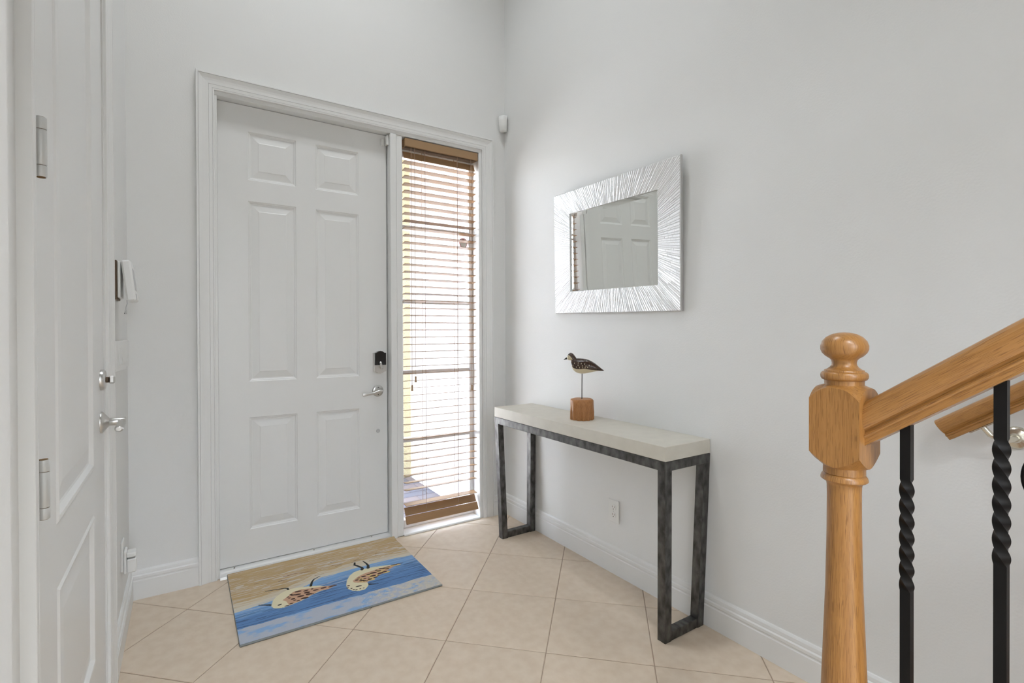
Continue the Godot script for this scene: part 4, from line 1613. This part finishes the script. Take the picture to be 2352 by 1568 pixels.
func rug_picture() -> ImageTexture:
	var w := 1024
	var h := 800
	var im := Image.create(w, h, true, Image.FORMAT_RGB8)
	var sand := Color(0.50, 0.345, 0.165)
	var sand2 := Color(0.57, 0.44, 0.27)
	var foam := Color(0.66, 0.60, 0.48)
	var pale := Color(0.66, 0.63, 0.58)
	var blue := Color(0.105, 0.235, 0.49)
	var blue2 := Color(0.22, 0.41, 0.69)
	var deep := Color(0.035, 0.075, 0.16)
	var grey := Color(0.46, 0.50, 0.58)
	var na := noise(101, 1.0, 3)
	var nb := noise(102, 1.0, 2)
	var nc := noise(103, 1.0, 2)
	var weave := noise(104, 0.9, 1)
	for y in h:
		for x in w:
			var u := x / float(w)
			var v := y / float(h)
			# shore line: foam starts, then water starts
			var shore: float
			if u < 0.22: shore = lerpf(0.60, 0.56, u / 0.22)
			elif u < 0.45: shore = lerpf(0.56, 0.415, (u - 0.22) / 0.23)
			elif u < 0.75: shore = lerpf(0.415, 0.395, (u - 0.45) / 0.30)
			else: shore = lerpf(0.395, 0.42, (u - 0.75) / 0.25)
			shore += 0.012 * na.get_noise_2d(u * 5.0, 3.0)
			var foam_w := lerpf(0.115, 0.075, u) + 0.02 * na.get_noise_2d(u * 4.0, 9.0)
			var streak := nb.get_noise_2d(u * 5.0, v * 70.0)
			var c: Color
			if v < shore - foam_w:
				c = sand.lerp(sand2, clampf(0.30 + 0.9 * streak, 0.0, 1.0))
				if nc.get_noise_2d(u * 3.0, v * 95.0) > 0.40:
					c = pale
				if v > 0.16 and v < 0.36 and nc.get_noise_2d(u * 6.0 + 9.0, v * 24.0) > 0.30:
					c = c.lerp(pale, 0.7)
			elif v < shore:
				var q := (v - shore + foam_w) / foam_w
				c = foam.lerp(grey, clampf(streak * 1.1, 0.0, 0.8)) if q > 0.5 else foam.lerp(sand2, clampf(0.3 + streak, 0.0, 0.8))
			elif v < 0.822 + 0.010 * na.get_noise_2d(u * 9.0, 30.0):
				var q := (v - shore) / (0.822 - shore)
				c = blue2.lerp(blue, clampf(q * 1.7 + 0.6 * nb.get_noise_2d(u * 3.0, v * 28.0), 0.0, 1.0))
				var s := nc.get_noise_2d(u * 4.0, v * 62.0)
				if q > 0.30 and s > 0.34:
					c = c.lerp(deep, 0.72)
				if q < 0.45 and s < -0.42:
					c = c.lerp(grey, 0.75)
			else:
				var q := na.get_noise_2d(u * 7.0, v * 9.0)
				c = grey.lerp(blue2, clampf(q * 2.2 - 0.05, 0.0, 0.85))
				if u > 0.62:
					c = c.lerp(foam, clampf((u - 0.62) * 2.2 + 0.9 * nb.get_noise_2d(u * 20.0, v * 20.0), 0.0, 0.75))
				if u > 0.55 and na.get_noise_2d(u * 90.0, v * 45.0) > 0.42:
					c = c.lerp(Color(0.66, 0.68, 0.68), 0.55)
			c = c * (1.0 + 0.10 * weave.get_noise_2d(x, y))
			im.set_pixel(x, y, c.linear_to_srgb())
	var cream := Color(0.78, 0.71, 0.49)
	var pink := Color(0.60, 0.36, 0.23)
	var ochre := Color(0.68, 0.50, 0.21)
	var brown := Color(0.060, 0.024, 0.014)
	var black := Color(0.012, 0.011, 0.010)
	var rng := RandomNumberGenerator.new()
	rng.seed = 4
	# footprints and twigs in the sand
	for k in 26:
		var u := rng.randf_range(0.10, 0.85)
		var v := rng.randf_range(0.14, 0.36)
		var l := rng.randf_range(0.015, 0.07)
		paint_line(im, [u, v, u + l, v + l * 0.35 * rng.randf_range(-0.4, 0.6)], rng.randf_range(1.0, 2.4), 0.6, Color(0.11, 0.06, 0.035) if k % 3 else Color(0.30, 0.15, 0.09))
	paint_line(im, [0.27, 0.245, 0.33, 0.235, 0.42, 0.262], 3.0, 1.2, Color(0.20, 0.08, 0.05))
	paint_poly(im, RUG_BODY_A, cream)
	paint_poly(im, RUG_WING_A, pink)
	paint_spots(im, RUG_SPOT_A, brown, rng, 0.1)
	paint_spots(im, RUG_EYE_A, black, rng)
	paint_poly(im, RUG_BEAK_A, black)
	paint_line(im, RUG_LEG_A1, 6.0, 2.6, black)
	paint_line(im, RUG_LEG_A2, 7.5, 2.2, black)
	paint_poly(im, RUG_BODY_B, cream)
	paint_poly(im, RUG_WING_B, pink)
	for i in range(0, RUG_SPOT_B.size(), 4):
		if i % 8 == 0 and RUG_SPOT_B[i + 1] < 0.64:
			paint_spots(im, [RUG_SPOT_B[i] + 0.006, RUG_SPOT_B[i + 1] + 0.012, RUG_SPOT_B[i + 2] * 1.6, RUG_SPOT_B[i + 3] * 1.6], ochre, rng, 0.1)
	paint_spots(im, RUG_SPOT_B, brown, rng, 0.1)
	paint_spots(im, RUG_EYE_B, black, rng)
	paint_poly(im, RUG_BEAK_B, black)
	paint_line(im, RUG_LEG_B1, 9.0, 5.5, black)
	paint_line(im, RUG_LEG_B2, 9.5, 3.2, black)
	im.generate_mipmaps()
	return ImageTexture.create_from_image(im)

# ---------------------------------------------------------------- lamps, out of frame

func build_ceiling_lights() -> void:
	var glow := plain(Color(0.9, 0.9, 0.88), 0.6)
	glow.emission_enabled = true
	glow.emission = Color(1.0, 0.97, 0.93)
	glow.emission_energy_multiplier = 3.0
	var spots := [Vector3(-1.45, CEILING, 0.85), Vector3(-0.80, CEILING, 1.05), Vector3(-1.62, ADDED_LOFT, 3.5), Vector3(-1.62, ADDED_LOFT, 4.2)]  # last two are added fill lamps giving low frontal light
	var labs := ["recessed ceiling light nearest the front door", "recessed ceiling light above the console table end", "added fill light under the added loft near the camera", "added fill light under the added loft by the rear window"]
	var power := [1.7, 1.7, 2.1, 2.3]
	for i in 4:
		var t := thing("ceiling_light", spots[i] - Vector3(0, 0.02, 0), labs[i], "ceiling light", "recessed ceiling lights")
		var st := new_st()
		lathe(st, Vector3.ZERO, [Vector2(0.085, 0.012), Vector2(0.09, 0.004), Vector2(0.108, 0.008), Vector2(0.112, 0.02)], 40)
		part(st, "trim_ring", mat.trim, t)
		st = new_st()
		loft(st, [circle(Vector3(0, 0.019, 0), 0.084, Vector3.UP, 32), circle(Vector3(0, 0.012, 0), 0.084, Vector3.UP, 32)])
		part(st, "lens", glow, t)
		var l := SpotLight3D.new()
		l.name = "lamp"
		l.spot_angle = 58.0 if i < 2 else 66.0
		l.spot_angle_attenuation = 1.0
		l.spot_range = 14.0
		l.spot_attenuation = 2.0
		l.light_size = 0.084
		l.light_energy = power[i]
		l.light_color = Color(0.965, 0.985, 1.0)
		l.shadow_enabled = true
		l.rotation.x = -PI / 2
		l.position = Vector3(0, -0.02, 0)
		t.add_child(l)

const RUG_BODY_A := [0.165, 0.642, 0.179, 0.572, 0.199, 0.529, 0.228, 0.492, 0.264, 0.468, 0.307, 0.472, 0.361, 0.494, 0.415, 0.525, 0.455, 0.572, 0.452, 0.617, 0.415, 0.612, 0.368, 0.635, 0.306, 0.677, 0.249, 0.696, 0.221, 0.704, 0.191, 0.695, 0.172, 0.675]
const RUG_WING_A := [0.223, 0.6, 0.249, 0.57, 0.285, 0.522, 0.329, 0.514, 0.383, 0.54, 0.439, 0.559, 0.506, 0.587, 0.452, 0.617, 0.41, 0.608, 0.353, 0.64, 0.301, 0.673, 0.244, 0.692, 0.238, 0.629]
const RUG_SPOT_A := [0.309, 0.533, 0.0138, 0.012, 0.347, 0.551, 0.0117, 0.01, 0.379, 0.55, 0.0052, 0.009, 0.394, 0.581, 0.0117, 0.01, 0.435, 0.579, 0.0126, 0.012, 0.481, 0.59, 0.0191, 0.009, 0.271, 0.55, 0.0064, 0.008, 0.28, 0.566, 0.0107, 0.01, 0.301, 0.575, 0.0141, 0.012, 0.348, 0.583, 0.0129, 0.014, 0.352, 0.613, 0.0129, 0.014, 0.312, 0.611, 0.015, 0.013, 0.253, 0.574, 0.0052, 0.008, 0.258, 0.595, 0.0052, 0.007, 0.272, 0.62, 0.0086, 0.012, 0.277, 0.645, 0.0064, 0.007, 0.326, 0.652, 0.016, 0.013, 0.292, 0.664, 0.0072, 0.008, 0.37, 0.624, 0.0064, 0.007, 0.257, 0.678, 0.0086, 0.007, 0.233, 0.691, 0.0095, 0.006]
const RUG_EYE_A := [0.204, 0.651, 0.0086, 0.009]
const RUG_BEAK_A := [0.168, 0.612, 0.11, 0.575, 0.11, 0.581, 0.165, 0.632]
const RUG_LEG_A1 := [0.267, 0.466, 0.267, 0.444, 0.252, 0.431, 0.208, 0.417, 0.16, 0.404]
const RUG_LEG_A2 := [0.38, 0.501, 0.394, 0.446, 0.41, 0.41, 0.449, 0.382]
const RUG_BODY_B := [0.558, 0.589, 0.569, 0.554, 0.592, 0.503, 0.627, 0.461, 0.676, 0.448, 0.724, 0.456, 0.784, 0.474, 0.846, 0.503, 0.913, 0.514, 0.871, 0.524, 0.809, 0.56, 0.755, 0.599, 0.705, 0.638, 0.676, 0.653, 0.657, 0.666, 0.655, 0.712, 0.642, 0.739, 0.62, 0.767, 0.59, 0.764, 0.56, 0.735, 0.545, 0.695, 0.546, 0.64]
const RUG_WING_B := [0.592, 0.593, 0.633, 0.548, 0.67, 0.528, 0.719, 0.517, 0.762, 0.509, 0.843, 0.512, 0.913, 0.514, 0.871, 0.524, 0.807, 0.568, 0.753, 0.607, 0.693, 0.648, 0.652, 0.672, 0.614, 0.645, 0.592, 0.622]
const RUG_SPOT_B := [0.744, 0.526, 0.0064, 0.008, 0.771, 0.517, 0.0083, 0.01, 0.788, 0.526, 0.0117, 0.011, 0.816, 0.522, 0.0105, 0.008, 0.857, 0.512, 0.0167, 0.008, 0.892, 0.514, 0.0169, 0.006, 0.755, 0.547, 0.0105, 0.011, 0.72, 0.554, 0.016, 0.013, 0.689, 0.559, 0.0095, 0.011, 0.659, 0.569, 0.0114, 0.013, 0.629, 0.574, 0.0074, 0.008, 0.614, 0.597, 0.0083, 0.011, 0.636, 0.625, 0.0114, 0.012, 0.658, 0.608, 0.0074, 0.008, 0.706, 0.598, 0.0148, 0.013, 0.754, 0.588, 0.0148, 0.013, 0.779, 0.583, 0.0126, 0.012, 0.806, 0.546, 0.0105, 0.01, 0.68, 0.637, 0.0107, 0.01, 0.715, 0.631, 0.0114, 0.009, 0.66, 0.65, 0.0052, 0.006, 0.649, 0.64, 0.0074, 0.009, 0.637, 0.601, 0.0052, 0.007, 0.735, 0.612, 0.0052, 0.008, 0.678, 0.616, 0.0052, 0.006, 0.556, 0.649, 0.0064, 0.01, 0.546, 0.677, 0.0052, 0.008, 0.562, 0.7, 0.0043, 0.007, 0.569, 0.724, 0.0052, 0.007, 0.581, 0.738, 0.0051, 0.007, 0.602, 0.738, 0.0041, 0.006, 0.62, 0.74, 0.0043, 0.005]
const RUG_EYE_B := [0.603, 0.695, 0.0136, 0.009]
const RUG_BEAK_B := [0.656, 0.697, 0.706, 0.736, 0.704, 0.741, 0.653, 0.718]
const RUG_LEG_B1 := [0.676, 0.454, 0.684, 0.434, 0.681, 0.414, 0.663, 0.361, 0.656, 0.344, 0.665, 0.307]
const RUG_LEG_B2 := [0.713, 0.453, 0.723, 0.411, 0.722, 0.366, 0.714, 0.314]
